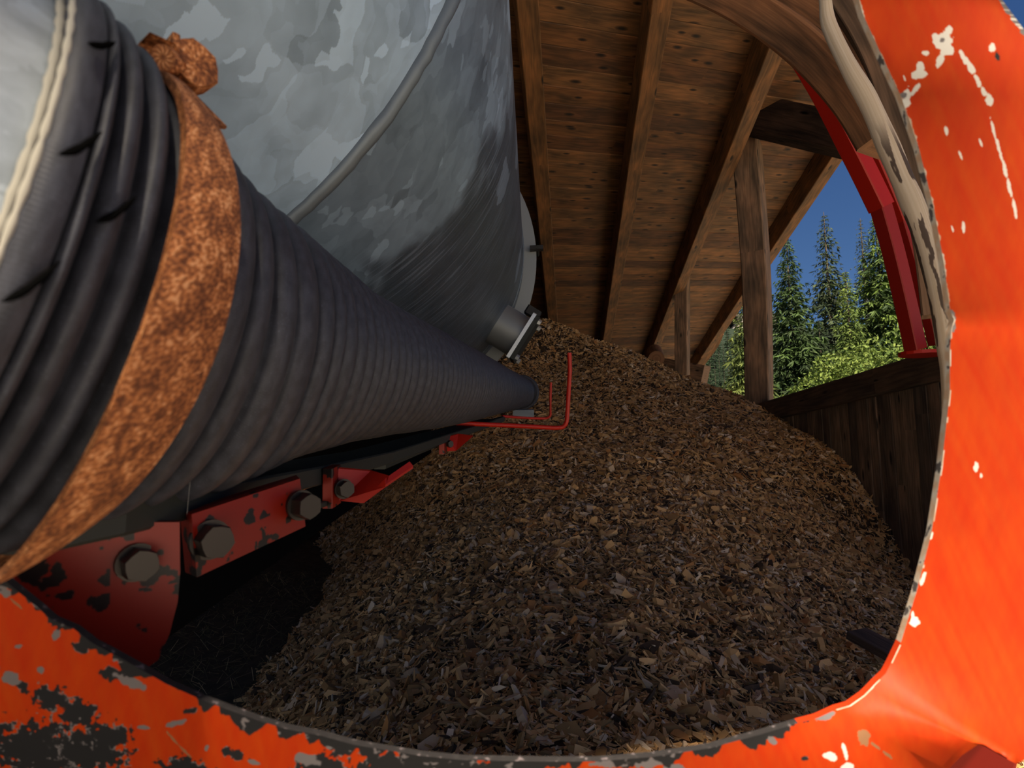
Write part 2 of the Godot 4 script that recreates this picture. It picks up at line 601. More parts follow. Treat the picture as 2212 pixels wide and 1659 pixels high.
func build_roof() -> void:
	rdir = cdir((1235 - 1106) / F, -(1200 - 829.5) / F, -1.0)
	bdir = cdir((4500 - 1106) / F, -(600 - 829.5) / F, -1.0)
	rn = bdir.cross(rdir).normalized()
	if rn.y < 0: rn = -rn
	rp = at(1605, 310, 5.45)
	var roof := thing("ceiling", Vector3.ZERO, "", "", "", "structure")
	# coordinates in the plane: P = o + rdir * s + bdir * t
	var o := roof_point(1145, 100)
	# the verge: where the right-hand rafter's outer edge runs
	var ve := roof_point(1822, 345)
	var side := rn.cross(rdir).normalized()
	if side.x < 0: side = -side
	var tb := bdir.dot(side)
	var t1 := (ve - o).dot(side) / tb - 0.07
	var t0 := -5.0
	var pitch_b := 0.182
	var k := 0
	var s := -7.04
	while s < 9.4:
		var a := o + rdir * s + bdir * t0 + rn * 0.0135
		var over := 0.7 if s < -2.6 else 0.0      # unseen widening, added to keep a sun streak off the wall
		var b := o + rdir * s + bdir * (t1 + over) + rn * 0.0135
		# three boards butted end to end would not show: each runs through
		var r := RandomNumberGenerator.new()
		r.seed = k * 7 + 3
		var sag := r.randf_range(-0.002, 0.002)
		var m: Material = M.boards[r.randi() % M.boards.size()]
		var bd := beam_mesh([a + rn * sag, b + rn * sag], pitch_b - 0.009, 0.024, rn, 0.009, r.randf() * 3.0, r.randf() * 0.4)
		part("plank", bd, m, roof)
		s += pitch_b
		k += 1
	# roof sheeting on top
	var c0 := o + rdir * -7.14 + rn * 0.045
	var c1 := o + rdir * 9.6 + rn * 0.045
	var mid_t := (t0 + t1) * 0.5
	var st := begin()
	var hw := (t1 - t0) * 0.5 + 0.04
	var cs := [c0 + bdir * (mid_t - hw), c0 + bdir * (mid_t + hw), c1 + bdir * (mid_t + hw), c1 + bdir * (mid_t - hw)]
	part("roof_sheet", plate_mesh(cs, rn * 0.03), M.zinc, roof)
	var cm := o + rdir * -2.7 + rn * 0.045
	part("roof_sheet", plate_mesh([c0 + bdir * (t1 + 0.02), c0 + bdir * (t1 + 0.74), cm + bdir * (t1 + 0.74), cm + bdir * (t1 + 0.02)], rn * 0.03), M.zinc, roof)  # covers the added widening that stops the sun
	# rafters: [pixel on the middle of the underside, width, height]
	for rf in [[1147, 100, 0.145, 0.20], [1416, 100, 0.145, 0.20], [1659, 157, 0.15, 0.24], [1803, 352, 0.15, 0.24]]:
		var q := roof_point(rf[0], rf[1], rf[3])
		var c: Vector3 = q + rn * (float(rf[3]) * 0.5)
		var along := (c - o).dot(rdir)
		var p0: Vector3 = c + rdir * (-6.85 - along)
		var p1: Vector3 = c + rdir * (9.2 - along)
		part("rafter", beam_mesh([p0, p1], rf[2], rf[3], rn, 0.006, rng.randf() * 2.0), M.rafter, roof)
	# two more rafters behind the tank keep the spacing
	for e in [1, 2, 3]:
		var q: Vector3 = roof_point(1147, 100, 0.20) + rn * 0.10 - side * 0.95 * e
		var al: float = (q - o).dot(rdir)
		part("rafter", beam_mesh([q + rdir * (-6.85 - al), q + rdir * (9.2 - al)], 0.145, 0.20, rn, 0.006), M.rafter, roof)

func build_walls_and_posts() -> void:
	# half-height plank wall on the right: plane through the rail
	var n0 := at(2060, 742, 3.2)
	var f0 := at(1636, 872, 5.62)
	var dirw := (f0 - n0)
	dirw.y = 0
	dirw = dirw.normalized()
	var right := dirw.cross(Vector3.UP).normalized()
	if right.x < 0: right = -right
	var wall := thing("wall_right", Vector3.ZERO, "", "", "", "structure")
	# rail: heavy timber on top
	var slope := (f0 - n0)
	var n1 := n0 - slope.normalized() * 0.5
	var f1 := f0 + slope.normalized() * 4.5
	var hh := 0.19
	part("rail", beam_mesh([n1 + right * 0.09 - Vector3.UP * hh * 0.5, f1 + right * 0.09 - Vector3.UP * hh * 0.5], 0.18, hh, Vector3.UP, 0.008, 0.4), M.rail, wall)
	# vertical planks below it
	var lenw := n1.distance_to(f1)
	var s := 0.0
	var k := 0
	while s < lenw:
		var w := 0.115 + 0.03 * sin(k * 2.7)
		var p := n1 + slope.normalized() * (s + w * 0.5) + right * (0.075 + 0.006 * sin(k * 5.1))
		var top := p - Vector3.UP * (hh - 0.01)
		var bot := Vector3(p.x, -0.25, p.z)
		part("plank", beam_mesh([bot, top], 0.026, w - 0.004, dirw, 0.004, k * 0.37, k * 0.11), M.wall[(k * 7 + k / 3) % 4], wall)
		s += w
		k += 1
	# back wall and left wall: boards in the dark
	var back := thing("wall_back", Vector3.ZERO, "", "", "", "structure")
	for i in 34:
		var x := -3.6 + i * 0.22
		part("plank", beam_mesh([Vector3(x, -0.1, -13.0), Vector3(x, 2.9, -13.0)], 0.216, 0.03, Vector3.BACK, 0.004, i * 0.31), M.wall[i % 4], back)
	var left := thing("wall_left", Vector3.ZERO, "", "", "", "structure")
	for i in 16:
		var y := 0.1 + i * 0.22
		part("plank", beam_mesh([Vector3(-3.7, y, -13.0), Vector3(-3.7, y, -1.0)], 0.03, 0.216, Vector3.UP, 0.004, i * 0.31), M.wall[i % 4], left)
	# posts along the open side
	var pa := [at(1640, 880, 5.75), at(1634, 600, 5.6), at(1612, 302, 5.5)]
	tag(single("post", beam_mesh(spline(pa, 5), 0.235, 0.235, cdir(0.80, 0, 0.6), 0.01), M.post, "weathered square timber post nearest the opening, standing behind the half wall", "post", "", "structure"), "", "")
	var pb := [at(1474, 810, 8.1), at(1474, 700, 8.05), at(1474, 590, 8.0)]
	single("post", beam_mesh(pb, 0.18, 0.18, cdir(0.85, 0, 0.55), 0.008), M.post, "farther thin timber post rising out of the crest of the chip heap", "post", "", "structure")
	# short timber end at the far corner and a plate under the far rafter ends
	single("beam", beam_mesh([at(1436, 795, 9.6), at(1524, 812, 9.0)], 0.2, 0.34, Vector3.UP, 0.01), M.post, "short squared timber end beside the farther post", "beam", "", "structure")
	single("beam", beam_mesh(spline([at(1500, 790, 11.5), at(1536, 742, 11.0), at(1550, 712, 10.6)], 3), 0.2, 0.25, Vector3.UP, 0.01), M.rafter, "stepped rafter end at the far lower corner of the roof", "beam", "", "structure")
	# dark tie beam across the post head
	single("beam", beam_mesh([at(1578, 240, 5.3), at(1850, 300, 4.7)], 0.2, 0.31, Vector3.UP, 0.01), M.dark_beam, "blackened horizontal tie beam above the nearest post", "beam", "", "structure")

# ---------------------------------------------------------------- heap
var heap_pts := []
var heap_w := PackedFloat64Array()
func tps(r2: float) -> float:
	return 0.0 if r2 < 1e-9 else r2 * log(r2)

func heap_height(x: float, z: float) -> float:
	var n := heap_pts.size()
	var h := heap_w[n] + heap_w[n + 1] * x + heap_w[n + 2] * z
	for i in n:
		var p: Vector3 = heap_pts[i]
		h += heap_w[i] * tps((p.x - x) * (p.x - x) + (p.z - z) * (p.z - z))
	return h

func solve(a: Array, b: PackedFloat64Array) -> PackedFloat64Array:
	var n := b.size()
	for c in n:
		var piv := c
		for r in range(c + 1, n):
			if absf(a[r][c]) > absf(a[piv][c]): piv = r
		var t = a[c]; a[c] = a[piv]; a[piv] = t
		var tb := b[c]; b[c] = b[piv]; b[piv] = tb
		for r in range(c + 1, n):
			var k: float = a[r][c] / a[c][c]
			if k == 0.0: continue
			for j in range(c, n): a[r][j] -= k * a[c][j]
			b[r] -= k * b[c]
	for c in range(n - 1, -1, -1):
		for j in range(c + 1, n): b[c] -= a[c][j] * b[j]
		b[c] /= a[c][c]
	return b

func chip_mesh(seed_: int) -> ArrayMesh:       # a split sliver 1 long, lying along x
	var r := RandomNumberGenerator.new()
	r.seed = seed_
	var st := begin()
	var rows := []
	var uvs := []
	var n := 4
	for i in n:
		var t := float(i) / (n - 1)
		var x := t - 0.5
		var w := (0.5 - 0.18 * absf(x) * 2.0 * r.randf()) * r.randf_range(0.75, 1.0)
		var h := 0.5 * r.randf_range(0.7, 1.0)
		var cy := r.randf_range(-0.12, 0.12) + 0.5 * x * x
		var cz := r.randf_range(-0.12, 0.12)
		if i == 0 or i == n - 1:
			w *= r.randf_range(0.35, 1.0)
		var sk := r.randf_range(-0.12, 0.12) if i == 0 or i == n - 1 else 0.0
		rows.append(PackedVector3Array([Vector3(x + sk, cy - h, cz - w), Vector3(x - sk, cy - h, cz + w), Vector3(x - sk, cy + h, cz + w), Vector3(x + sk, cy + h, cz - w), Vector3(x + sk, cy - h, cz - w)]))
		uvs.append(PackedVector2Array([Vector2(0, t), Vector2(0.3, t), Vector2(0.5, t), Vector2(0.8, t), Vector2(1, t)]))
	grid(st, rows, uvs, true, -1)
	var a: PackedVector3Array = rows[0]
	var b: PackedVector3Array = rows[n - 1]
	quad(st, a[0], a[1], a[2], a[3])
	quad(st, b[3], b[2], b[1], b[0])
	return done(st)

func chip_color(r: RandomNumberGenerator) -> Color:
	var t := r.randf()
	var c := Color(0.22, 0.116, 0.046).lerp(Color(0.74, 0.44, 0.21), pow(t, 1.1))
	c.b *= 0.88
	var q := r.randf()
	if q < 0.10: c = Color(0.56, 0.40, 0.25)
	elif q < 0.13: c = Color(0.78, 0.60, 0.40)
	elif q < 0.20: c = Color(0.42, 0.19, 0.06)
	elif q < 0.30: c = Color(0.06, 0.034, 0.018)
	return c

func wall_x(z: float) -> float:
	var n0 := at(2060, 742, 3.2)
	var f0 := at(1636, 872, 5.62)
	return lerpf(n0.x, f0.x, (z - n0.z) / (f0.z - n0.z)) + 0.07

func build_heap() -> void:
	for c in [[1100, 1640, 1.13], [700, 1610, 1.42], [1700, 1560, 1.5], [1900, 1450, 1.95], [1100, 1400, 1.75], [700, 1440, 2.15], [1500, 1400, 1.75], [1850, 1350, 2.5],
			[1100, 1200, 2.6], [1500, 1200, 2.6], [830, 1230, 3.0], [1850, 1200, 3.3], [1930, 1220, 3.6], [1100, 1020, 4.0], [1500, 1000, 4.0], [1790, 985, 4.33], [1850, 1060, 3.98],
			[920, 1040, 4.4], [1000, 960, 5.0], [1200, 880, 5.5], [1500, 900, 5.2], [1700, 920, 4.99], [1200, 775, 7.0], [1330, 750, 7.2], [1400, 775, 7.0], [1500, 825, 6.4], [1580, 850, 6.0],
			[1640, 880, 5.7], [1160, 695, 7.5], [520, 1545, 1.9], [610, 1430, 2.37], [710, 1300, 3.25], [800, 1170, 4.3], [1080, 850, 6.0]]:
		heap_pts.append(at(c[0], c[1], c[2]))
	for p in [Vector3(-0.5, 2.4, -8.3), Vector3(2.2, 1.4, -8.5), Vector3(1.0, 2.2, -9.0), Vector3(-1.6, 0.4, -6.0), Vector3(-2.0, -0.3, -4.0), Vector3(-1.3, -0.2, -1.6), Vector3(2.2, -0.1, -1.2), Vector3(0, 0.28, -0.7), Vector3(2.6, 1.3, -7.2)]:
		heap_pts.append(p)
	var n := heap_pts.size()
	var a := []
	var b := PackedFloat64Array()
	b.resize(n + 3)
	for i in n + 3:
		var row := PackedFloat64Array()
		row.resize(n + 3)
		a.append(row)
	for i in n:
		var p: Vector3 = heap_pts[i]
		for j in n:
			var q: Vector3 = heap_pts[j]
			a[i][j] = tps((p.x - q.x) * (p.x - q.x) + (p.z - q.z) * (p.z - q.z))
		a[i][i] = 0.03
		a[i][n] = 1.0; a[i][n + 1] = p.x; a[i][n + 2] = p.z
		a[n][i] = 1.0; a[n + 1][i] = p.x; a[n + 2][i] = p.z
		b[i] = p.y
	heap_w = solve(a, b)
	# height field, 5 cm cells
	var x0 := -2.2
	var z0 := -0.7
	var cell := 0.06
	var nx := 88
	var nz := 140
	var bump := noise(0.9, 5, 3)
	var hs := []
	for j in nz + 1:
		var row := PackedFloat32Array()
		for i in nx + 1:
			var x := x0 + i * cell
			var z := z0 - j * cell
			row.append(heap_height(x, z) + 0.03 * bump.get_noise_2d(x * 2.0, z * 2.0))
		hs.append(row)
	var st := begin()
	var root := thing("wood_chip_heap", Vector3.ZERO, "big sloping heap of brown wood chips filling the shed floor", "wood chips", "", "stuff")
	for j in nz:
		for i in nx:
			var x := x0 + i * cell
			var z := z0 - j * cell
			var lim := wall_x(z)
			if x + cell > lim: continue
			if maxf(maxf(hs[j][i], hs[j][i + 1]), maxf(hs[j + 1][i], hs[j + 1][i + 1])) < -0.03: continue
			quad(st, Vector3(x, hs[j][i], z), Vector3(x + cell, hs[j][i + 1], z), Vector3(x + cell, hs[j + 1][i + 1], z - cell), Vector3(x, hs[j + 1][i], z - cell), Vector2(0, 0), Vector2(1, 0), Vector2(1, 1), Vector2(0, 1), 0)
	part("mound", done(st), M.heap, root)
	var kinds := []
	for k in 6: kinds.append(chip_mesh(100 + k))
	var tr := []
	var cols := []
	for k in 6:
		tr.append([]); cols.append([])
	var r := RandomNumberGenerator.new()
	r.seed = 4
	var tries := 0
	var count := 0
	while count < 150000 and tries < 900000:
		tries += 1
		var x := r.randf_range(-1.9, 2.8)
		var z := r.randf_range(-8.9, -0.75)
		var dist := -z
		var keep := 1.0 if dist < 2.6 else pow(2.6 / dist, 1.1)
		if r.randf() > keep: continue
		if x > wall_x(z) - 0.02: continue
		# outside what can be seen from about here
		if x > 0.95 * dist + 0.5 or x < -0.75 * dist - 0.3: continue
		var fx := (x - x0) / cell
		var fz := (z0 - z) / cell
		var i := clampi(int(fx), 0, nx - 1)
		var j := clampi(int(fz), 0, nz - 1)
		var h00: float = hs[j][i]
		var h10: float = hs[j][i + 1]
		var h01: float = hs[j + 1][i]
		var y := h00 + (h10 - h00) * (fx - i) + (h01 - h00) * (fz - j)
		if y < -0.01: continue
		var nrm := Vector3(-(h10 - h00) / cell, 1.0, (h01 - h00) / cell).normalized()
		var len := r.randf_range(0.016, 0.050)
		if r.randf() < 0.14: len = r.randf_range(0.048, 0.085)
		len *= 1.0 + 0.06 * maxf(dist - 2.5, 0.0)
		var wid := len * r.randf_range(0.07, 0.25)
		if r.randf() < 0.16: wid = len * r.randf_range(0.35, 0.65)
		var thick := maxf(0.0018, wid * r.randf_range(0.3, 0.7))
		var bas := Basis(Quaternion(Vector3.UP, nrm)) * Basis(Vector3.UP, r.randf() * TAU) * Basis(Vector3.BACK, r.randfn(0, 0.36)) * Basis(Vector3.RIGHT, r.randfn(0, 0.8))
		bas = bas * Basis.from_scale(Vector3(len, thick, wid))
		var k := r.randi() % 6
		tr[k].append(Transform3D(bas, Vector3(x, y + r.randf_range(-0.001, 0.007), z)))
		cols[k].append(chip_color(r))
		count += 1
	for k in 6:
		var mm := MultiMesh.new()
		mm.transform_format = MultiMesh.TRANSFORM_3D
		mm.use_colors = true
		mm.mesh = kinds[k]
		mm.instance_count = tr[k].size()
		for i in tr[k].size():
			mm.set_instance_transform(i, tr[k][i])
			mm.set_instance_color(i, cols[k][i])
		var o := MultiMeshInstance3D.new()
		o.name = "chips"
		o.multimesh = mm
		o.material_override = M.chip
		root.add_child(o, true)
		o.set_meta("kind", "stuff")
	# the largest loose chips on the near slope, each a thing of its own
	var mats := []
	var base_c := [[0.52, 0.27, 0.11], [0.62, 0.37, 0.19], [0.40, 0.21, 0.09], [0.62, 0.43, 0.27], [0.85, 0.65, 0.45], [0.46, 0.25, 0.12], [0.56, 0.38, 0.24]]
	for c in base_c:
		mats.append(mat(lin(c[0], c[1], c[2]), 0.85, 0, M.near_beam.albedo_texture, Vector3(1, 0.3, 1)))
	var made := 0
	tries = 0
	while made < 290 and tries < 20000:
		tries += 1
		var z := -r.randf_range(1.08, 2.3)
		var x := r.randf_range(-0.45, 0.75) * -z
		var y := heap_height(x, z)
		if y < 0.04: continue
		var e := 0.02
		var nrm := Vector3(-(heap_height(x + e, z) - y) / e, 1.0, -(heap_height(x, z + e) - y) / e).normalized()
		var len := r.randf_range(0.042, 0.085)
		var wid := len * r.randf_range(0.13, 0.34)
		var bas := Basis(Quaternion(Vector3.UP, nrm)) * Basis(Vector3.UP, r.randf() * TAU) * Basis(Vector3.BACK, r.randfn(0, 0.16)) * Basis(Vector3.RIGHT, r.randfn(0, 0.3))
		var o := MeshInstance3D.new()
		o.name = numbered("wood_chip")
		o.mesh = kinds[r.randi() % 6]
		o.material_override = mats[r.randi() % mats.size()]
		o.transform = Transform3D(bas * Basis.from_scale(Vector3(len, wid * r.randf_range(0.22, 0.4), wid)), Vector3(x, y + 0.006 + 0.03 * bump.get_noise_2d(x * 2.0, z * 2.0), z))
		add_child(o)
		tag(o, "large loose split wood chip lying on the near slope of the heap", "wood chip", "large chips on the near slope")
		made += 1
	# half-buried bits
	var lg := at(1418, 775, 6.9)
	var stl := begin()
	sweep(stl, PackedVector3Array([lg, lg + cdir(0.2, 0.3, -1) * 0.4]), ring_profile(0.1, 18), Vector3.UP, true)
	single("log", done(stl), M.near_beam, "round cut log end poking out of the heap's crest", "log")
	single("plank", beam_mesh([at(1850, 1368, 2.05), at(1985, 1440, 1.85)], 0.11, 0.03, Vector3.UP, 0.003), M.wall[1], "dark short board half buried at the foot of the heap's right edge", "plank")

# ---------------------------------------------------------------- slurry tanker
func build_tanker() -> void:
	var root := thing("tanker", at(814, 545, 3.4) - Vector3(0, 0.907, 0), "galvanised steel slurry tank with welded hoops, bolted rear flange and outlet stub", "tank")
	var d := cdir((1150 - 1106) / F, -(885 - 829.5) / F, -1.0)
	var c34 := cv(-0.838, 0.816, -3.4)
	var x := cam_xf.basis.x
	x = (x - d * x.dot(d)).normalized()
	var y := x.cross(d).normalized()      # up-ish
	if y.y < 0: y = -y
	var R := 0.907
	var ctr := func(depth: float) -> Vector3: return c34 + d * (depth - 3.4)
	var st := begin()
	var rows := []
	var uvs := []
	var na := 128
	var stations := [-1.6, -1.0, -0.5, -0.2]
	for k in 37: stations.append(k * 0.1)
	for s: float in stations:
		var row := PackedVector3Array()
		var uv := PackedVector2Array()
		for j in na + 1:
			# start the seam of the texture out of sight
			var ang := -2.04 + TAU * j / na
			row.append(ctr.call(s) + (x * cos(ang) + y * sin(ang)) * R)
			uv.append(Vector2(0.65 + ang / PI, log(maxf(0.02, 1.0 + s / 0.3)) / 2.565))
		rows.append(row); uvs.append(uv)
	var r0: PackedVector3Array = rows[0]
	var r1: PackedVector3Array = rows[1]
	var outw := (r0[1] - r0[0]).cross(r1[0] - r0[0]).dot(r0[0] - ctr.call(-1.6)) > 0.0
	grid(st, rows, uvs, outw, 0)
	M.tank.texture_repeat = true
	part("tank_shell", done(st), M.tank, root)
	# ends
	for e: float in [-1.6, 3.66]:
		var en := begin()
		var er := []
		var eu := []
		for i in 7:
			var t := float(i) / 6.0
			var row := PackedVector3Array()
			var uv := PackedVector2Array()
			for j in 65:
				var ang := TAU * j / 64.0
				var sg := 1.0 if e > 0 else -1.0
				row.append(ctr.call(e + sg * 0.25 * sin(t * PI * 0.5)) + (x * cos(ang) + y * sin(ang)) * R * cos(t * PI * 0.5 * 0.999))
				uv.append(Vector2(j / 64.0, t))
			er.append(row); eu.append(uv)
		var a0: PackedVector3Array = er[0]
		var a1: PackedVector3Array = er[2]
		var ow := (a0[1] - a0[0]).cross(a1[0] - a0[0]).dot(a0[0] - ctr.call(0.0)) > 0.0
		grid(en, er, eu, ow, 0)
		part("end_dome", done(en), M.zinc, root)
	# weld hoop (slightly uneven) and the fine far seam
	for w in [[0.88, 0.0125, "weld_hoop"], [3.4, 0.004, "seam"]]:
		var wn := noise(0.35, 5, 2)
		var path := []
		var sc := PackedFloat32Array()
		for j in 181:
			var ang := -2.6 + 3.6 * j / 180.0
			path.append(ctr.call(float(w[0]) + 0.003 * wn.get_noise_1d(j * 2.0)) + (x * cos(ang) + y * sin(ang)) * (R + 0.002))
			sc.append(1.0 + 0.16 * wn.get_noise_1d(j * 3.0 + 70.0))
		part(w[2], tube_mesh(path, w[1], 10, sc), M.weld, root)
	# crack-like lap joint high on the near part
	var lap := []
	for j in 30:
		var ang := -0.9 + 1.5 * j / 29.0
		lap.append(ctr.call(0.42 + 0.004 * sin(j * 0.9)) + (x * cos(ang) + y * sin(ang)) * (R + 0.0005))
	part("lap_joint", tube_mesh(lap, 0.0008, 6), M.steel_dark, root)
	# rear flange: two rings
	for q in [[3.58, 3.62, 0.99, "flange_ring"], [3.635, 3.675, 0.985, "door_ring"]]:
		var f := begin()
		var prof := [[q[0], R - 0.01], [q[0], q[2]], [q[1], q[2]], [q[1], R - 0.01]]
		var fr := []
		var fu := []
		for pr in prof:
			var row := PackedVector3Array()
			var uv := PackedVector2Array()
			for j in 97:
				var ang := TAU * j / 96.0
				row.append(ctr.call(float(pr[0])) + (x * cos(ang) + y * sin(ang)) * float(pr[1]))
				uv.append(Vector2(j / 12.0, 0))
			fr.append(row); fu.append(uv)
		var b0: PackedVector3Array = fr[1]
		var b1: PackedVector3Array = fr[2]
		var ow := (b0[1] - b0[0]).cross(b1[0] - b0[0]).dot(b0[0] - ctr.call(float(q[0]))) > 0.0
		grid(f, fr, fu, ow, -1)
		part(q[3], done(f), M.zinc, root)
	# swing bolts on the flange
	for ang: float in [0.06, -0.62, -1.0, 0.7]:
		var rad := x * cos(ang) + y * sin(ang)
		var bp: Vector3 = ctr.call(3.55) + rad * 1.0
		var o := part("swing_bolt", tube_mesh([bp - d * 0.03, bp + d * 0.16], 0.011, 8), M.steel_dark, root)
		part("bolt_lug", beam_mesh([bp - rad * 0.05, bp + rad * 0.035], 0.03, 0.05, d, 0.004), M.black, o)
	part("shade_block", beam_mesh([cv(-0.60, -0.17, -0.75), cv(-0.56, -0.2, -3.4)], 0.12, 0.46, cam_xf.basis.y, 0.006), M.shade_black, root)  # added block, coloured near-black as the shade beneath the tank
	# outlet stub with its square flange
	var oa := -0.56
	var rad := x * cos(oa) + y * sin(oa)
	var tan := d.cross(rad).normalized()
	var base: Vector3 = ctr.call(3.22)
	var stub := part("outlet_stub", tube_mesh([base + rad * 0.86, base + rad * 1.055], 0.125, 28), M.zinc, root)
	part("outlet_flange", beam_mesh([base + rad * 1.055, base + rad * 1.075], 0.29, 0.29, d, 0.004), M.zinc_bright, stub)
	part("outlet_cover", beam_mesh([base + rad * 1.077, base + rad * 1.10], 0.28, 0.28, d, 0.004), M.steel_dark, stub)
	for sx in [-1, 1]:
		for sy in [-1, 1]:
			hex_bolt(stub, base + rad * 1.10 + tan * (0.115 * sx) + d * (0.115 * sy), rad, 0.03, 0.018, M.zinc_bright, false)
	part("clamp_block", beam_mesh([base + rad * 1.03 - tan * 0.15 + d * 0.1, base + rad * 1.03 - tan * 0.2 + d * 0.1], 0.09, 0.1, d, 0.01), M.black, root)

# ---------------------------------------------------------------- suction hose
# stations: depth, x, y (camera axes), ring yaw, ring pitch (degrees), radius
const LIP := 0.213
const HOSE := [[0.185, -0.215, 0.048, 33.2, -15.5, 0.117], [0.23, -0.218, 0.046, 33.2, -14.3, 0.1165], [0.26, -0.218, 0.04, 32.1, -13.8, 0.116], [0.353, -0.222, 0.034, 34.4, -11.5, 0.112], [0.39, -0.216, 0.029, 35.0, -9.7, 0.1095], [0.52, -0.217, 0.031, 30.9, -6.3, 0.104], [0.67, -0.214, 0.026, 28.1, -4.0, 0.1], [0.79, -0.2, 0.021, 28.6, -4.0, 0.098], [1.2, -0.15, 0.005, 26.4, -2.3, 0.098], [1.77, -0.102, -0.01, 24.1, -1.1, 0.1], [2.5, -0.03, -0.03, 17.2, 0.0, 0.096], [2.95, 0.035, -0.047, 14.3, 0.0, 0.09]]

func hose_at(z: float) -> Array:
	var i := 0
	while i < HOSE.size() - 2 and HOSE[i + 1][0] < z: i += 1
	var p0: Array = HOSE[maxi(i - 1, 0)]
	var p1: Array = HOSE[i]
	var p2: Array = HOSE[i + 1]
	var p3: Array = HOSE[mini(i + 2, HOSE.size() - 1)]
	var t: float = (z - p1[0]) / (p2[0] - p1[0])
	var v := []
	for k in range(1, 6):
		var lo: float = (p2[k] - p0[k]) / maxf(p2[0] - p0[0], 0.01) * (p2[0] - p1[0])
		var hi: float = (p3[k] - p1[k]) / maxf(p3[0] - p1[0], 0.01) * (p2[0] - p1[0])
		var a: float = p1[k]
		var b: float = p2[k]
		var tt: float = t * t
		var ttt: float = tt * t
		v.append((2 * ttt - 3 * tt + 1) * a + (ttt - 2 * tt + t) * lo + (-2 * ttt + 3 * tt) * b + (ttt - tt) * hi)
	return v

# a ring of the hose at depth z, with its radius changed by dr and shifted along its own axis
func hose_ring(z: float, k: float, n: int, shift := 0.0, wob := 0.0) -> PackedVector3Array:
	var v := hose_at(z)
	var c := Vector3(v[0], v[1], -z)
	var ya := deg_to_rad(v[2])
	var pi_ := deg_to_rad(v[3])
	var nr := Vector3(sin(ya) * cos(pi_), sin(pi_), -cos(ya) * cos(pi_))
	var e2 := (Vector3.UP - nr * nr.y).normalized()
	var e1 := nr.cross(e2).normalized()       # points right
	if e1.x < 0: e1 = -e1
	var out := PackedVector3Array()
	for j in n + 1:
		var a := TAU * j / n + PI
		var rr: float = v[4] + k
		rr *= 1.0 + wob * sin(a * 3.0 + z * 40.0) * 0.004
		var p := c + nr * shift + (e1 * cos(a) + e2 * sin(a)) * rr
		out.append(cv(p.x, p.y, p.z))
	return out

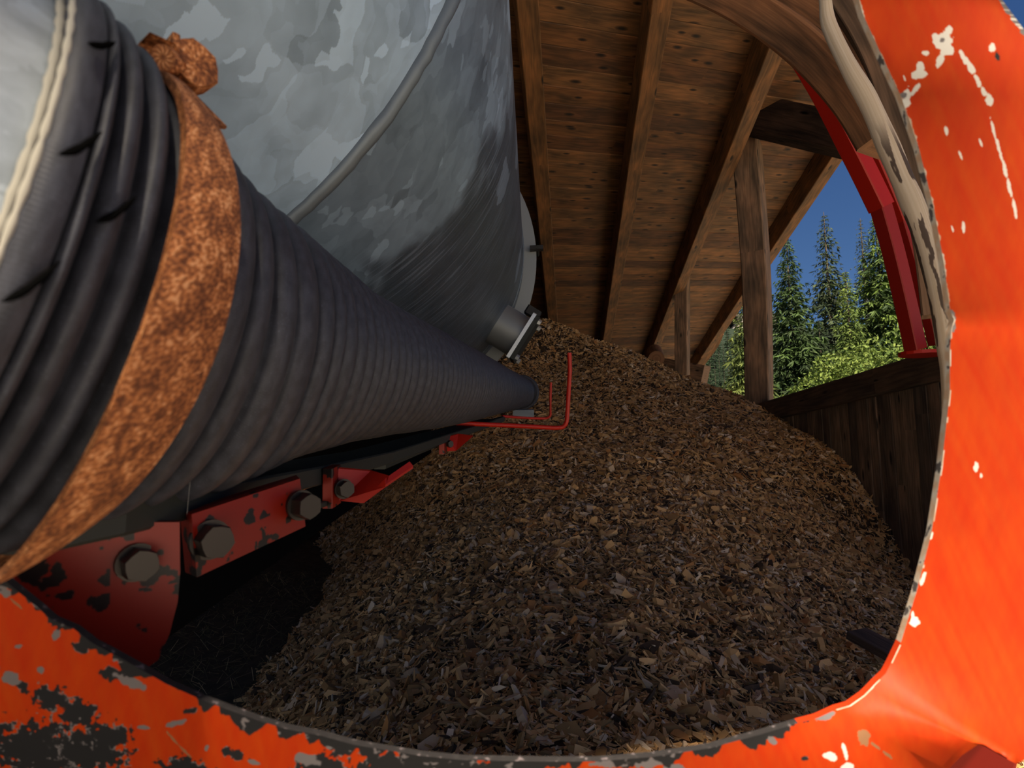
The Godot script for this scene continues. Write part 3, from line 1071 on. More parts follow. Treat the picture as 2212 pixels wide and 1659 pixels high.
func build_hose() -> void:
	var root := thing("suction_hose", cv(-0.2, -0.09, -0.4), "thick black ribbed rubber suction hose running along the tank", "hose")
	var st := begin()
	var rows := []
	var uvs := []
	var n := 84
	var wn := noise(0.8, 19, 2)
	# groove positions: uneven rib lengths
	var grooves := [LIP]
	var z := LIP
	var k := 0
	while z < 2.93:
		var p := 0.031 + 0.004 * sin(k * 1.7) + 0.003 * sin(k * 4.1)
		if k == 0: p = 0.009
		elif k == 1: p = 0.014
		elif k == 2: p = 0.012
		elif k < 6: p = 0.03
		z += p
		grooves.append(z)
		k += 1
	for g in grooves.size() - 1:
		var z0: float = grooves[g]
		var z1: float = grooves[g + 1]
		var m := 13 if z0 < 1.0 else 8
		for i in m:
			var t := float(i) / m
			var bulge := pow(maxf(1.0 - pow(2.0 * t - 1.0, 2.0), 0.0), 0.5)
			var amp := 0.0150 + 0.001 * sin(g * 2.3)
			var zz := lerpf(z0, z1, t)
			rows.append(hose_ring(zz, amp * (bulge - 1.0), n, 0.0, 1.0))
			var uv := PackedVector2Array()
			for j in n + 1: uv.append(Vector2(float(j) / n, zz / 3.0))
			uvs.append(uv)
	var r0: PackedVector3Array = rows[0]
	var r1: PackedVector3Array = rows[1]
	var cc := hose_at(LIP)
	var outw := (r0[n / 4 + 1] - r0[n / 4]).cross(r1[n / 4] - r0[n / 4]).dot(r0[n / 4] - cv(cc[0], cc[1], -LIP)) > 0.0
	grid(st, rows, uvs, outw, 0)
	part("hose_body", done(st), M.rubber, root)
	# cut end at the near side: annular lip with a white braided cord in it
	var lip := begin()
	var lr := []
	var lu := []
	for q in [[0.0, 0.0], [0.003, -0.004], [0.002, -0.010], [-0.018, -0.010]]:
		lr.append(hose_ring(LIP, float(q[0]) - 0.002, n, float(q[1])))
		var uv := PackedVector2Array()
		for j in n + 1: uv.append(Vector2(float(j) / n, 0.5 + float(q[1])))
		lu.append(uv)
	grid(lip, lr, lu, not outw, 0)
	var lipo := part("hose_lip", done(lip), M.rubber, root)
	for q in [[-0.0005, -0.0102, 0.0009], [-0.0065, -0.0108, 0.0012]]:
		var ring := hose_ring(LIP, q[0], 240, q[1])
		var sc := PackedFloat32Array()
		for j in 241: sc.append(1.0 + 0.35 * sin(j * 1.9) * 0.6 + 0.25 * wn.get_noise_1d(j * 9.0))
		part("braid_cord", tube_mesh(Array(ring), q[2], 7, sc), M.cord, lipo)
	# splits in the rubber near the end
	for cr in [[0.203, 2.9, 0.30], [0.203, 3.25, 0.22], [0.203, 3.6, 0.2], [0.222, 3.15, 0.22]]:
		var path := []
		var v := hose_ring(cr[0], 0.0005, 720)
		var v2 := hose_ring(float(cr[0]) + 0.012, 0.0005, 720)
		var i0 := int(fposmod(float(cr[1]), TAU) / TAU * 720)
		for j in 8:
			path.append(v[(i0 + j) % 720].lerp(v2[(i0 + j * 2) % 720], j / 7.0))
		var sc := PackedFloat32Array([0.2, 0.7, 1.0, 1.0, 0.8, 0.9, 0.6, 0.2])
		part("split", tube_mesh(path, 0.0011, 6, sc), M.crack, root)
	# galvanised pipe pushed into the hose's near end
	var pipe := thing("coupling_pipe", cv(-0.25, -0.05, -0.15), "bright galvanised pipe pushed into the near end of the black hose", "pipe")
	var pst := begin()
	var prow := []
	var puv := []
	for i in 9:
		var sh := -0.002 - 0.045 * i
		prow.append(hose_ring(LIP, -0.009, 72, sh))
		var uv := PackedVector2Array()
		for j in 73: uv.append(Vector2(float(j) / 72 * 2.0, sh * 2.5))
		puv.append(uv)
	grid(pst, prow, puv, not outw, 0)
	part("pipe_wall", done(pst), M.pipe, pipe)
	# coupling ring at the far end
	var cp := thing("hose_coupling", cv(0.05, -0.12, -2.95), "black rubber collar closing the far end of the suction hose", "coupling")
	var c0 := cv(0.035, -0.045, -2.93)
	var dd := cdir(0.12, -0.02, -1)
	var cs := begin()
	sweep(cs, PackedVector3Array([c0 - dd * 0.02, c0, c0 + dd * 0.16, c0 + dd * 0.165]), ring_profile(0.092, 32), cam_xf.basis.y, true, PackedFloat32Array([0.9, 0.95, 0.95, 0.6]))
	part("collar", done(cs), M.black, cp)
	var rs := begin()
	sweep(rs, PackedVector3Array([c0 + dd * 0.13, c0 + dd * 0.135, c0 + dd * 0.15, c0 + dd * 0.155]), ring_profile(0.1, 32), cam_xf.basis.y, true, PackedFloat32Array([0.95, 1.0, 1.0, 0.95]))
	part("collar_rim", done(rs), M.rubber, cp)
	build_clamp()
	# a thread of spider silk below the clamp
	single("thread", tube_mesh(spline([at(455, 750, 0.31), at(432, 880, 0.315), at(415, 1000, 0.32), at(404, 1110, 0.325)], 4), 0.00011, 5), M.thread, "single pale thread hanging below the rusty clamp", "thread")

func build_clamp() -> void:
	var root := thing("hose_clamp", cv(-0.22, -0.08, -0.26), "wide rusty steel band clamp tightened round the hose by a bolt", "clamp")
	var ringf := func(c: Vector3, ya: float, pt: float, r: float) -> PackedVector3Array:
		var y := deg_to_rad(ya)
		var p := deg_to_rad(pt)
		var nr := Vector3(sin(y) * cos(p), sin(p), -cos(y) * cos(p))
		var e2 := (Vector3.UP - nr * nr.y).normalized()
		var e1 := nr.cross(e2).normalized()
		if e1.x < 0: e1 = -e1
		var out := PackedVector3Array()
		for j in 121:
			var a := TAU * j / 120.0 + PI
			var q := c + (e1 * cos(a) + e2 * sin(a)) * r
			out.append(cv(q.x, q.y, q.z))
		return out
	var cl := Vector3(-0.211, 0.032, -0.246)
	var cr := Vector3(-0.223, 0.042, -0.265)
	var rows := []
	var uvs := []
	var nn := 7
	for i in nn:
		var t := float(i) / (nn - 1)
		rows.append(ringf.call(cl.lerp(cr, t), lerpf(35.5, 21.2, t), lerpf(-14.9, -10.9, t), 0.1195 + 0.0015 * sin(PI * t)))
		var uv := PackedVector2Array()
		for j in 121: uv.append(Vector2(j / 120.0 * 0.74, t * 0.045))
		uvs.append(uv)
	var st := begin()
	var r0: PackedVector3Array = rows[0]
	var r1: PackedVector3Array = rows[3]
	var outw := (r0[61] - r0[60]).cross(r1[60] - r0[60]).dot(r0[60] - cv(cl.x, cl.y, cl.z)) > 0.0
	grid(st, rows, uvs, outw, 0)
	part("band", done(st), M.rust, root)
	# the edge of the band that faces us, worn bright
	var est := begin()
	var inner: PackedVector3Array = ringf.call(cl, 35.5, -14.9, 0.1155)
	var u2: PackedVector2Array = uvs[1]
	grid(est, [inner, r0], [uvs[0], u2], outw, 0)
	part("band_edge", done(est), M.rust_edge, root)
	# lugs and tightening bolt on top
	var ax := cdir(0.80, 0.02, 0.60)
	var nut := at(402, 152, 0.262)
	hex_bolt(root, nut - ax * 0.006, ax, 0.0200, 0.0165, M.rust, false, 0.35, "bolt_head")
	var nut2 := at(352, 124, 0.243)
	hex_bolt(root, nut2, -ax, 0.0175, 0.0115, M.rust, false, 0.1, "nut")
	part("lug", beam_mesh([at(366, 92, 0.268), at(372, 176, 0.266)], 0.0035, 0.017, ax, 0.0006), M.rust, root)
	part("lug", beam_mesh([at(376, 108, 0.264), at(392, 196, 0.262)], 0.003, 0.015, ax, 0.0006), M.rust, root)
	part("bolt_shank", tube_mesh([nut2, nut], 0.0055, 10), M.rust, root)
	part("strap_end", beam_mesh([at(322, 158, 0.27), at(385, 200, 0.268), at(456, 272, 0.272)], 0.026, 0.0022, cdir(0.62, 0.6, 0.3), 0.0006), M.rust, root)

# ---------------------------------------------------------------- hose carrier
func build_carrier() -> void:
	var fl := cdir(-0.9, 0, -0.4)
	var a := thing("hose_tray", cv(-0.2, -0.13, -0.4), "dark grey steel tray rail carrying the hose underneath", "tray")
	var tp := []
	for q in [[-80, 1130, 0.235], [300, 1070, 0.30], [560, 1032, 0.45], [704, 1006, 0.6], [850, 975, 0.95], [1000, 928, 1.6], [1080, 905, 2.3]]:
		tp.append(at(q[0], q[1], q[2]) - cam_xf.basis.x * 0.04 - cam_xf.basis.y * 0.010)
	part("tray_rail", beam_mesh(tp, 0.08, 0.020, cam_xf.basis.y, 0.002), M.steel_dark, a)
	part("tray_tube", beam_mesh([at(640, 1052, 0.62), at(712, 1030, 0.68)], 0.008, 0.010, cam_xf.basis.y, 0.001), M.rust, a)
	part("tray_tube", beam_mesh([at(820, 1000, 0.95), at(952, 950, 1.5), at(1085, 905, 2.4)], 0.022, 0.022, cam_xf.basis.y, 0.002), M.steel_dark, a)
	part("tray_bar", beam_mesh([at(640, 1108, 0.52), at(712, 1084, 0.60)], 0.006, 0.006, cam_xf.basis.y, 0.001), M.steel_dark, a)
	# near mounting plate
	var mp := thing("mounting_plate", at(300, 1440, 0.33), "large rounded red mounting plate with one hexagon bolt", "plate")
	var ol := []
	var pp := at(389, 1240, 0.32)
	var pnn := cdir(0.50, 0.05, 0.86)
	for q in [[-80, 1180, 0.25], [60, 1165, 0.27], [200, 1142, 0.29], [330, 1128, 0.31], [388, 1128, 0.32], [389, 1240, 0.32], [384, 1300, 0.32], [366, 1370, 0.32], [342, 1425, 0.32], [308, 1450, 0.315], [262, 1420, 0.31], [100, 1370, 0.28], [-80, 1330, 0.25]]:
		var ray := at(q[0], q[1], 1.0) - EYE
		ol.append(EYE + ray * ((pp - EYE).dot(pnn) / ray.dot(pnn)))
	part("plate_body", plate_mesh(ol, -pnn * 0.006), M.red_worn, mp)
	hex_bolt(mp, EYE + (at(294, 1214, 1.0) - EYE) * ((pp - EYE).dot(pnn) / (at(294, 1214, 1.0) - EYE).dot(pnn)), cdir(0.74, 0.04, 0.67), 0.0158, 0.013, M.steel, true, 0.3)
	# angle bracket with two bolts
	var ab := thing("angle_bracket", at(520, 1240, 0.37), "scuffed red angle bracket held by two hexagon bolts", "bracket")
	var f0 := [at(414, 1112, 0.335), at(425, 1247, 0.335), at(660, 1137, 0.43), at(648, 1035, 0.43)]
	var back := cdir(-0.75, 0.1, -0.62)
	part("bracket_face", plate_mesh(f0, back * 0.006), M.red_worn, ab)
	part("bracket_flange", plate_mesh([at(388, 1104, 0.36), at(400, 1236, 0.36), at(425, 1247, 0.3352), at(414, 1112, 0.3352)], cdir(0.25, 0.0, -1) * 0.004), M.red_worn, ab)
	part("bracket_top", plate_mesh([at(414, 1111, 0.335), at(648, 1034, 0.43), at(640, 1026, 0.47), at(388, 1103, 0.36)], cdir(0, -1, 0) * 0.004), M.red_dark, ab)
	hex_bolt(ab, at(452, 1165, 0.345), cdir(0.76, 0.05, 0.64), 0.0185, 0.014, M.steel, true, 0.15)
	hex_bolt(ab, at(648, 1091, 0.42), cdir(0.78, 0.05, 0.62), 0.0172, 0.015, M.steel, true, 0.5)
	# gusset farther along
	var gs := thing("gusset_bracket", at(790, 1090, 0.62), "small red gusset bracket with a slanting fin and single bolt", "bracket")
	part("upright_bar", beam_mesh([at(717, 1092, 0.60), at(717, 1008, 0.60)], 0.011, 0.03, cdir(0, 0, 1), 0.001), M.red_worn, gs)
	part("fin", plate_mesh([at(730, 1012, 0.605), at(733, 1082, 0.60), at(786, 1087, 0.60), at(832, 1052, 0.60), at(840, 1030, 0.61), at(800, 1018, 0.63)], cdir(-0.35, 0.4, -0.85) * 0.003), M.red, gs)
	part("fin_lip", plate_mesh([at(786, 1087, 0.60), at(832, 1053, 0.60), at(892, 1012, 0.66), at(884, 1002, 0.66), at(830, 1040, 0.605)], cdir(0.1, 0.9, -0.3) * 0.003), M.red, gs)
	hex_bolt(gs, at(742, 1056, 0.596), cdir(0.7, 0.05, 0.7), 0.016, 0.009, M.steel, true, 0.4)
	# far bracket
	var fb := thing("gusset_bracket", at(980, 978, 1.4), "tiny farthest red gusset bracket near the bent red rods", "bracket")
	part("upright_bar", beam_mesh([at(956, 979, 1.4), at(956, 938, 1.4)], 0.014, 0.04, cdir(0, 0, 1), 0.001), M.red_worn, fb)
	part("fin", plate_mesh([at(964, 945, 1.41), at(966, 975, 1.4), at(985, 974, 1.4), at(1022, 942, 1.45), at(990, 938, 1.45)], cdir(-0.35, 0.4, -0.85) * 0.004), M.red, fb)
	hex_bolt(fb, at(969, 959, 1.395), cdir(0.7, 0.05, 0.7), 0.016, 0.01, M.steel, false, 0.4)
	# bent red rods
	var rr := spline([at(985, 914, 1.75), at(1100, 919, 1.86), at(1195, 924, 1.93)], 3) + spline([at(1205, 924, 1.935), at(1216, 922, 1.94), at(1223, 914, 1.94), at(1225, 903, 1.94)], 3) + [at(1228, 850, 1.94), at(1231, 800, 1.94), at(1230, 762, 1.94)]
	single("rod", tube_mesh(rr, 0.0078, 12), M.red, "longer bent red steel rod standing up in front of the chip heap", "rod")
	var r2 := spline([at(1085, 899, 2.4), at(1140, 903, 2.5), at(1175, 904, 2.55)], 3) + spline([at(1180, 903.5, 2.56), at(1186, 901, 2.56), at(1189, 896, 2.56)], 3) + [at(1189, 860, 2.56), at(1190, 826, 2.56)]
	single("rod", tube_mesh(r2, 0.006, 10), M.red, "shorter thinner bent red rod behind the longer one", "rod")
	single("steel_plate", beam_mesh([at(1108, 893, 2.7), at(1153, 893, 2.7)], 0.06, 0.04, cam_xf.basis.y, 0.003), M.weld, "small grey steel plate beneath the hose's far collar", "plate")

# ---------------------------------------------------------------- the red bracket we look through
# pairs: inner edge px, py, depth, outer edge px, py, depth
const RIM := [[1790, -170, 0.31, 2060, -230, 0.27], [1825, -80, 0.31, 2120, -110, 0.27], [1855, 0, 0.305, 2162, -4, 0.27], [1863, 28, 0.305, 2184, 26, 0.27], [1900, 110, 0.3, 2246, 110, 0.265], [1945, 205, 0.3, 2300, 220, 0.265], [1985, 320, 0.3, 2340, 330, 0.265], [2017, 449, 0.3, 2370, 450, 0.265], [2039, 569, 0.3, 2390, 560, 0.265], [2052, 670, 0.3, 2400, 650, 0.265], [2061, 690, 0.3, 2400, 690, 0.265], [2055, 710, 0.3, 2400, 715, 0.265], [2052, 759, 0.3, 2400, 770, 0.265], [2052, 847, 0.3, 2400, 860, 0.265], [2034, 1007, 0.3, 2400, 1010, 0.265], [2012, 1152, 0.3, 2395, 1160, 0.265], [1980, 1278, 0.3, 2390, 1310, 0.265], [1946, 1388, 0.3, 2320, 1540, 0.265], [1926, 1430, 0.298, 2250, 1620, 0.265], [1913, 1455, 0.296, 2215, 1640, 0.266], [1893, 1474, 0.294, 2195, 1650, 0.268], [1880, 1488, 0.292, 2150, 1619, 0.27], [1866, 1502, 0.29, 2112, 1609, 0.272], [1835, 1524, 0.287, 2078, 1632, 0.275], [1807, 1532, 0.284, 2048, 1662, 0.287], [1766, 1551, 0.28, 2005, 1730, 0.293], [1724, 1562, 0.277, 1930, 1820, 0.3], [1641, 1587, 0.272, 1780, 1880, 0.315], [1533, 1616, 0.268, 1600, 1910, 0.323], [1410, 1635, 0.265, 1430, 1930, 0.32], [1289, 1645, 0.263, 1290, 1940, 0.318], [1169, 1645, 0.262, 1150, 1940, 0.317], [1000, 1642, 0.261, 960, 1940, 0.316], [910, 1633, 0.26, 860, 1935, 0.315], [765, 1609, 0.258, 700, 1920, 0.313], [693, 1589, 0.257, 620, 1905, 0.312], [620, 1575, 0.256, 540, 1890, 0.311], [556, 1556, 0.255, 460, 1870, 0.31], [500, 1536, 0.254, 390, 1850, 0.309], [437, 1512, 0.253, 310, 1825, 0.308], [358, 1477, 0.252, 210, 1790, 0.307], [310, 1449, 0.251, 150, 1760, 0.306], [238, 1409, 0.25, 60, 1720, 0.305], [199, 1389, 0.249, 10, 1700, 0.304], [159, 1358, 0.248, -40, 1670, 0.303], [111, 1338, 0.247, -100, 1640, 0.302], [79, 1310, 0.246, -140, 1610, 0.301], [44, 1282, 0.245, -190, 1580, 0.3], [0, 1246, 0.243, -250, 1540, 0.298], [-60, 1190, 0.24, -320, 1480, 0.295]]

func rim_s() -> PackedFloat32Array:
	var s := PackedFloat32Array([0.0])
	for i in range(1, RIM.size()):
		s.append(s[i - 1] + Vector2(RIM[i][0] - RIM[i - 1][0], RIM[i][1] - RIM[i - 1][1]).length() * 0.6 + Vector2(RIM[i][3] - RIM[i - 1][3], RIM[i][4] - RIM[i - 1][4]).length() * 0.4)
	return s

# paint wear: [kind, px, py, half width, half height, tilt]   0 white, 1 black, 2 grey, 3 brown
const WEAR := [[1, 119, 1600, 140, 66, 0], [1, 218, 1592, 74, 52, 0], [1, 131, 1485, 40, 22, 20], [1, 187, 1516, 40, 26, 10], [1, 254, 1566, 42, 28, 0], [1, 417, 1640, 56, 24, 15], [1, 294, 1652, 22, 18, 0], [1, 516, 1612, 28, 8, 20], [1, 417, 1528, 15, 5, 0], [1, 254, 1449, 26, 11, 20], [1, 179, 1397, 18, 7, 30], [1, 8, 1560, 30, 40, 0], [1, 4, 1352, 8, 9, 0], [1, 70, 1460, 12, 9, 0],
	[1, 700, 1646, 56, 26, 0], [1, 837, 1646, 70, 24, 0], [1, 934, 1650, 70, 22, 0], [1, 1010, 1655, 80, 10, 0], [2, 669, 1628, 24, 10, 15], [2, 48, 1441, 20, 13, 30], [2, 56, 1381, 8, 4, 0], [2, 107, 1429, 8, 7, 0], [2, 16, 1421, 7, 6, 0], [2, 286, 1465, 34, 9, 25], [2, 12, 1274, 20, 7, 35], [2, 127, 1366, 9, 8, 0], [2, 326, 1552, 16, 4, 10], [2, 389, 1548, 24, 5, -8], [2, 457, 1596, 5, 6, 0], [2, 556, 1628, 15, 4, 15],
	[3, 385, 1575, 18, 2, 45], [3, 412, 1600, 20, 2, 42], [3, 40, 1300, 18, 2, 40], [2, 1410, 1642, 46, 9, -6], [2, 1453, 1652, 24, 8, 0], [2, 1337, 1646, 56, 7, -5], [2, 1664, 1593, 14, 8, 30], [2, 1783, 1546, 20, 7, -20], [2, 1617, 1601, 14, 6, 0], [0, 1783, 1621, 14, 9, 15], [0, 1816, 1643, 14, 9, 0], [0, 1815, 1612, 4, 20, -10], [3, 1856, 1583, 12, 15, 0], [3, 1880, 1600, 14, 3, 38], [3, 1903, 1617, 14, 3, 38], [1, 1731, 1625, 8, 4, 0],
	[0, 1994, 1250, 4, 14, 20], [0, 1976, 1341, 10, 11, 0], [0, 1972, 1328, 4, 10, 0], [0, 2107, 1007, 5, 10, 0], [0, 2117, 1025, 3, 6, 0], [0, 2012, 1157, 3, 9, 15], [0, 2032, 97, 21, 20, 0], [0, 2046, 77, 8, 9, 30], [0, 2043, 119, 14, 10, 0], [0, 2027, 141, 8, 13, 20], [0, 1998, 122, 8, 5, 10], [0, 1987, 150, 9, 11, 0], [0, 1985, 166, 16, 9, 0], [0, 1977, 196, 5, 17, 40], [0, 1957, 214, 9, 26, 0], [2, 1950, 206, 8, 8, 0], [2, 2032, 97, 5, 5, 0],
	[0, 2073, 124, 4, 7, -30], [0, 2080, 138, 6, 14, -25], [0, 2094, 158, 7, 14, -30], [0, 2108, 184, 5, 17, -25], [0, 2121, 206, 5, 13, -25], [0, 2133, 226, 9, 13, -10], [0, 2142, 290, 3, 26, -14], [0, 2154, 330, 3.5, 26, -14], [0, 2166, 372, 4, 26, -12], [0, 2176, 412, 4, 24, -12], [0, 2187, 455, 4, 24, -10], [0, 2043, 288, 4, 11, -10], [0, 2140, 112, 8, 9, 0], [1, 2151, 130, 6, 9, -20], [0, 1954, 172, 2, 8, -20], [0, 2115, 315, 2.5, 9, -20], [0, 2073, 340, 2.5, 10, -20], [0, 2080, 493, 4, 11, -5], [0, 2057, 496, 2, 8, -15], [2, 2054, 695, 10, 26, 0], [0, 2056, 690, 5, 8, 0]]

func rim_image(w: int, h: int, s: PackedFloat32Array) -> Image:
	var im := Image.create(w, h, false, Image.FORMAT_RGB8)
	var n1 := noise(0.010, 201, 3)
	var n2 := noise(0.035, 202, 4)
	var total := s[s.size() - 1]
	# pixel of the photograph's frame that each column's ends stand at
	var ia := PackedVector2Array()
	var oa := PackedVector2Array()
	var k := 0
	for x in w:
		var q := total * (x + 0.5) / w
		while k < s.size() - 2 and s[k + 1] < q: k += 1
		var t := clampf((q - s[k]) / (s[k + 1] - s[k]), 0, 1)
		ia.append(Vector2(lerpf(RIM[k][0], RIM[k + 1][0], t), lerpf(RIM[k][1], RIM[k + 1][1], t)))
		oa.append(Vector2(lerpf(RIM[k][3], RIM[k + 1][3], t), lerpf(RIM[k][4], RIM[k + 1][4], t)))
	var red := lin(0.35, 0.030, 0.003)
	var tones := [lin(0.50, 0.48, 0.46), lin(0.016, 0.016, 0.018), lin(0.13, 0.115, 0.12), lin(0.20, 0.10, 0.05)]
	for x in w:
		var along := ia[x].distance_to(ia[0])
		for y in h:
			var v := float(y) / h
			var p := ia[x].lerp(oa[x], v)
			# long faint brush strokes and grime in the paint
			var g := n1.get_noise_2d(p.x * 1.2, p.y * 0.5) * 0.10 + n2.get_noise_2d(p.x * 1.5 + p.y * 0.3, p.y * 0.5) * 0.06
			var str_ := n2.get_noise_2d((p.x - p.y * 0.45) * 0.9, p.y * 0.06) * 0.15
			var c := Color(red.r * (1.0 + g * 0.3), red.g * (1.0 + g * 1.2 + str_), red.b * (1.0 + str_ * 2.0))
			im.set_pixel(x, y, c)
	for b in WEAR:
		var bp := Vector2(b[1], b[2])
		var reach := maxf(b[3], b[4]) * 1.5 + 4.0
		var ca := cos(deg_to_rad(b[5]))
		var sa := sin(deg_to_rad(b[5]))
		for x in w:
			# nearest point of this column's line
			var dv := oa[x] - ia[x]
			var tt := (bp - ia[x]).dot(dv) / dv.length_squared()
			if (ia[x] + dv * tt).distance_to(bp) > reach: continue
			var span := reach / dv.length()
			for y in range(maxi(0, int((tt - span) * h)), mini(h, int((tt + span) * h) + 1)):
				var p := ia[x] + dv * (float(y) / h)
				var d := p - bp
				var e := Vector2((d.x * ca + d.y * sa) / b[3], (-d.x * sa + d.y * ca) / b[4]).length()
				e += n2.get_noise_2d(p.x * 1.3, p.y * 1.3) * (0.75 if b[0] == 1 else 0.5)
				if e < 1.0:
					var c: Color = tones[b[0]]
					if b[0] == 1 and e > 0.86: c = tones[2] if n1.get_noise_2d(p.x * 3.0, p.y * 3.0) > 0.05 else c
					im.set_pixel(x, y, c)
	# bare edges
	for x in w:
		var p := ia[x]
		var wear := maxf(0.0, 2.0 + 7.0 * n2.get_noise_2d(p.x * 0.7, p.y * 0.7))
		var low := p.x < 1790.0 and p.y > 1100.0
		if p.y > 720.0 and not low: wear = 0.0 if n1.get_noise_2d(p.x, p.y * 1.5) < 0.1 else 4.0
		if low: wear = maxf(0.0, 8.0 + 34.0 * n2.get_noise_2d(p.x * 0.35, p.y * 0.35))
		var dl := (oa[x] - ia[x]).length()
		for y in int(clampf(wear / dl * h, 0, h)):
			var ev := n2.get_noise_2d(p.x * 0.5 + 50.0, p.y * 0.5 + y * 1.2)
			im.set_pixel(x, y, (tones[2] if ev > 0.42 else tones[1]) if low else lin(0.34, 0.24, 0.17).lerp(lin(0.4, 0.38, 0.36), clampf(0.5 + ev, 0, 1)))
		if ia[x].y < 300.0:
			for y in range(int(h * (0.965 + 0.02 * n2.get_noise_2d(p.x * 2.0, p.y * 2.0))), h):
				im.set_pixel(x, y, tones[0] if n2.get_noise_2d(p.x * 3.0 + 90.0, p.y * 3.0) > 0.0 else tones[2])
	return im

func build_bracket() -> void:
	var s := rim_s()
	var total := s[s.size() - 1]
	M.frame.albedo_texture = tex(rim_image(2048, 320, s))
	M.frame.texture_repeat = false
	var root := thing("red_bracket", at(1000, 1800, 0.3), "flaking red steel bracket with a large oval opening framing the view", "bracket")
	var st := begin()
	var rows := []
	var uvs := []
	var back := []
	var m := 14
	for i in RIM.size():
		var q: Array = RIM[i]
		var row := PackedVector3Array()
		var uv := PackedVector2Array()
		var pi_ := at(q[0], q[1], q[2])
		var po := at(q[3], q[4], q[5])
		for j in m + 1:
			var t := float(j) / m
			row.append(pi_.lerp(po, t) + cam_xf.basis.z * (0.004 * sin(PI * t)))
			uv.append(Vector2(s[i] / total, clampf(t, 0.002, 0.998)))
		rows.append(row); uvs.append(uv)
	var a0: PackedVector3Array = rows[4]
	var a1: PackedVector3Array = rows[5]
	var facing := (a0[1] - a0[0]).cross(a1[0] - a0[0]).dot(cam_xf.basis.z) > 0.0
	grid(st, rows, uvs, facing, 0)
	# back face and the walls of both edges
	var th := -cam_xf.basis.z * 0.0038
	var br := []
	for i in rows.size():
		var row := PackedVector3Array()
		for p in rows[i]: row.append(p + th)
		br.append(row)
	grid(st, br, uvs, not facing, 2)
	var mesh := done(st)
	part("plate_body", mesh, M.frame, root)
	# edge walls: pale worn on the upright arm, blackened along the bottom
	for zone in [[0, 17, M.edge_pale, "worn_edge"], [17, 26, M.frame_plain, "painted_edge"], [26, rows.size() - 1, M.edge_dark, "worn_edge"]]:
		var es := begin()
		for e in [0, m]:
			var wr := []
			var wu := []
			for i in range(zone[0], zone[1] + 1):
				var p: Vector3 = rows[i][e]
				wr.append(PackedVector3Array([p, p + th]))
				wu.append(PackedVector2Array([Vector2(s[i] * 0.0005, 0), Vector2(s[i] * 0.0005, 0.02)]))
			grid(es, wr, wu, (e == 0) != facing, 0)
		part(zone[3], done(es), zone[2], root)
	# lower ledge seen in the notch at the bottom right
	part("ledge", plate_mesh([at(1985, 1560, 0.31), at(2215, 1560, 0.31), at(2195, 1660, 0.33), at(2150, 1800, 0.36), at(1985, 1800, 0.36)], cdir(0, -0.2, -1) * 0.005), M.red_dark, root)

# ---------------------------------------------------------------- timbers and pole close by on the right
func build_near_timber() -> void:
	# big curved beam: sweep along its middle line
	var mid := []
	for q in [[1440, -62, 2.25], [1560, -12, 2.15], [1660, 42, 2.05], [1745, 104, 1.97], [1810, 165, 1.9], [1868, 232, 1.83], [1915, 308, 1.78]]:
		mid.append(at(q[0], q[1], q[2]))
	single("beam", beam_mesh(spline(mid, 4), 0.17, 0.12, cdir(0.35, 0.55, 0.6), 0.008), M.near_beam, "long curved brown roof beam sweeping across the upper right corner", "beam", "", "structure")
	var up := []
	for q in [[1590, -70, 2.2], [1695, -18, 2.1], [1785, 38, 2.02], [1858, 100, 1.95], [1912, 168, 1.88], [1952, 245, 1.82], [1974, 312, 1.8]]:
		up.append(at(q[0], q[1], q[2]))
	single("beam", beam_mesh(spline(up, 4), 0.15, 0.10, cdir(0.35, 0.55, 0.6), 0.006), M.near_beam, "second brown beam lying along the outer side of the curved beam", "beam", "", "structure")
	var bd := []
	for q in [[1790, -60, 1.55], [1840, 8, 1.5], [1886, 80, 1.45], [1924, 160, 1.4], [1954, 250, 1.36], [1982, 340, 1.33], [2006, 450, 1.3], [2026, 560, 1.28], [2040, 680, 1.27]]:
		bd.append(at(q[0], q[1], q[2]))
	single("board", beam_mesh(spline(bd, 4), 0.085, 0.085, cdir(0.7, 0.5, 0.5), 0.003), M.post, "narrow brown board between the grey pole and the red bracket", "board")
	var dr := []
	for q in [[1795, -10, 2.3], [1850, 48, 2.25], [1905, 120, 2.2], [1955, 210, 2.15], [1990, 300, 2.1]]:
		dr.append(at(q[0], q[1], q[2]))
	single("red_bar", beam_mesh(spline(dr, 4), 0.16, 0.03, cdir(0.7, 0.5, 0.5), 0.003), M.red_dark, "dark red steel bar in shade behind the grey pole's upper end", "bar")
	var pl := []
	var sc := PackedFloat32Array()
	for q in [[1762, -90, .9, 11], [1781, -10, .9, 12], [1791, 55, .9, 14.5], [1834, 146, .88, 17], [1875, 218, .87, 19.5], [1916, 310, .86, 21], [1950, 390, .85, 21.5], [1979, 460, .84, 22], [2008, 545, .83, 22], [2030, 640, .82, 21], [2046, 740, .82, 20], [2058, 850, .82, 20], [2066, 1150, .84, 20], [2078, 1500, .9, 19], [2092, 1900, 1.0, 18], [2096, 2020, 1.03, 17]]:
		pl.append(at(q[0], q[1], q[2]))
		sc.append(float(q[3]) * float(q[2]) / F / 0.0155)
	var sp := spline(pl, 5)
	var sc2 := PackedFloat32Array()
	for i in sp.size():
		var f := float(i) / 5.0
		var k := mini(int(f), sc.size() - 2)
		sc2.append(lerpf(sc[k], sc[k + 1], f - k) * (1.0 + 0.03 * sin(i * 0.8)))
	single("pole", tube_mesh(sp, 0.0155, 18, sc2), M.pole, "bent pale grey peeled wooden pole with patches of brown bark", "pole")

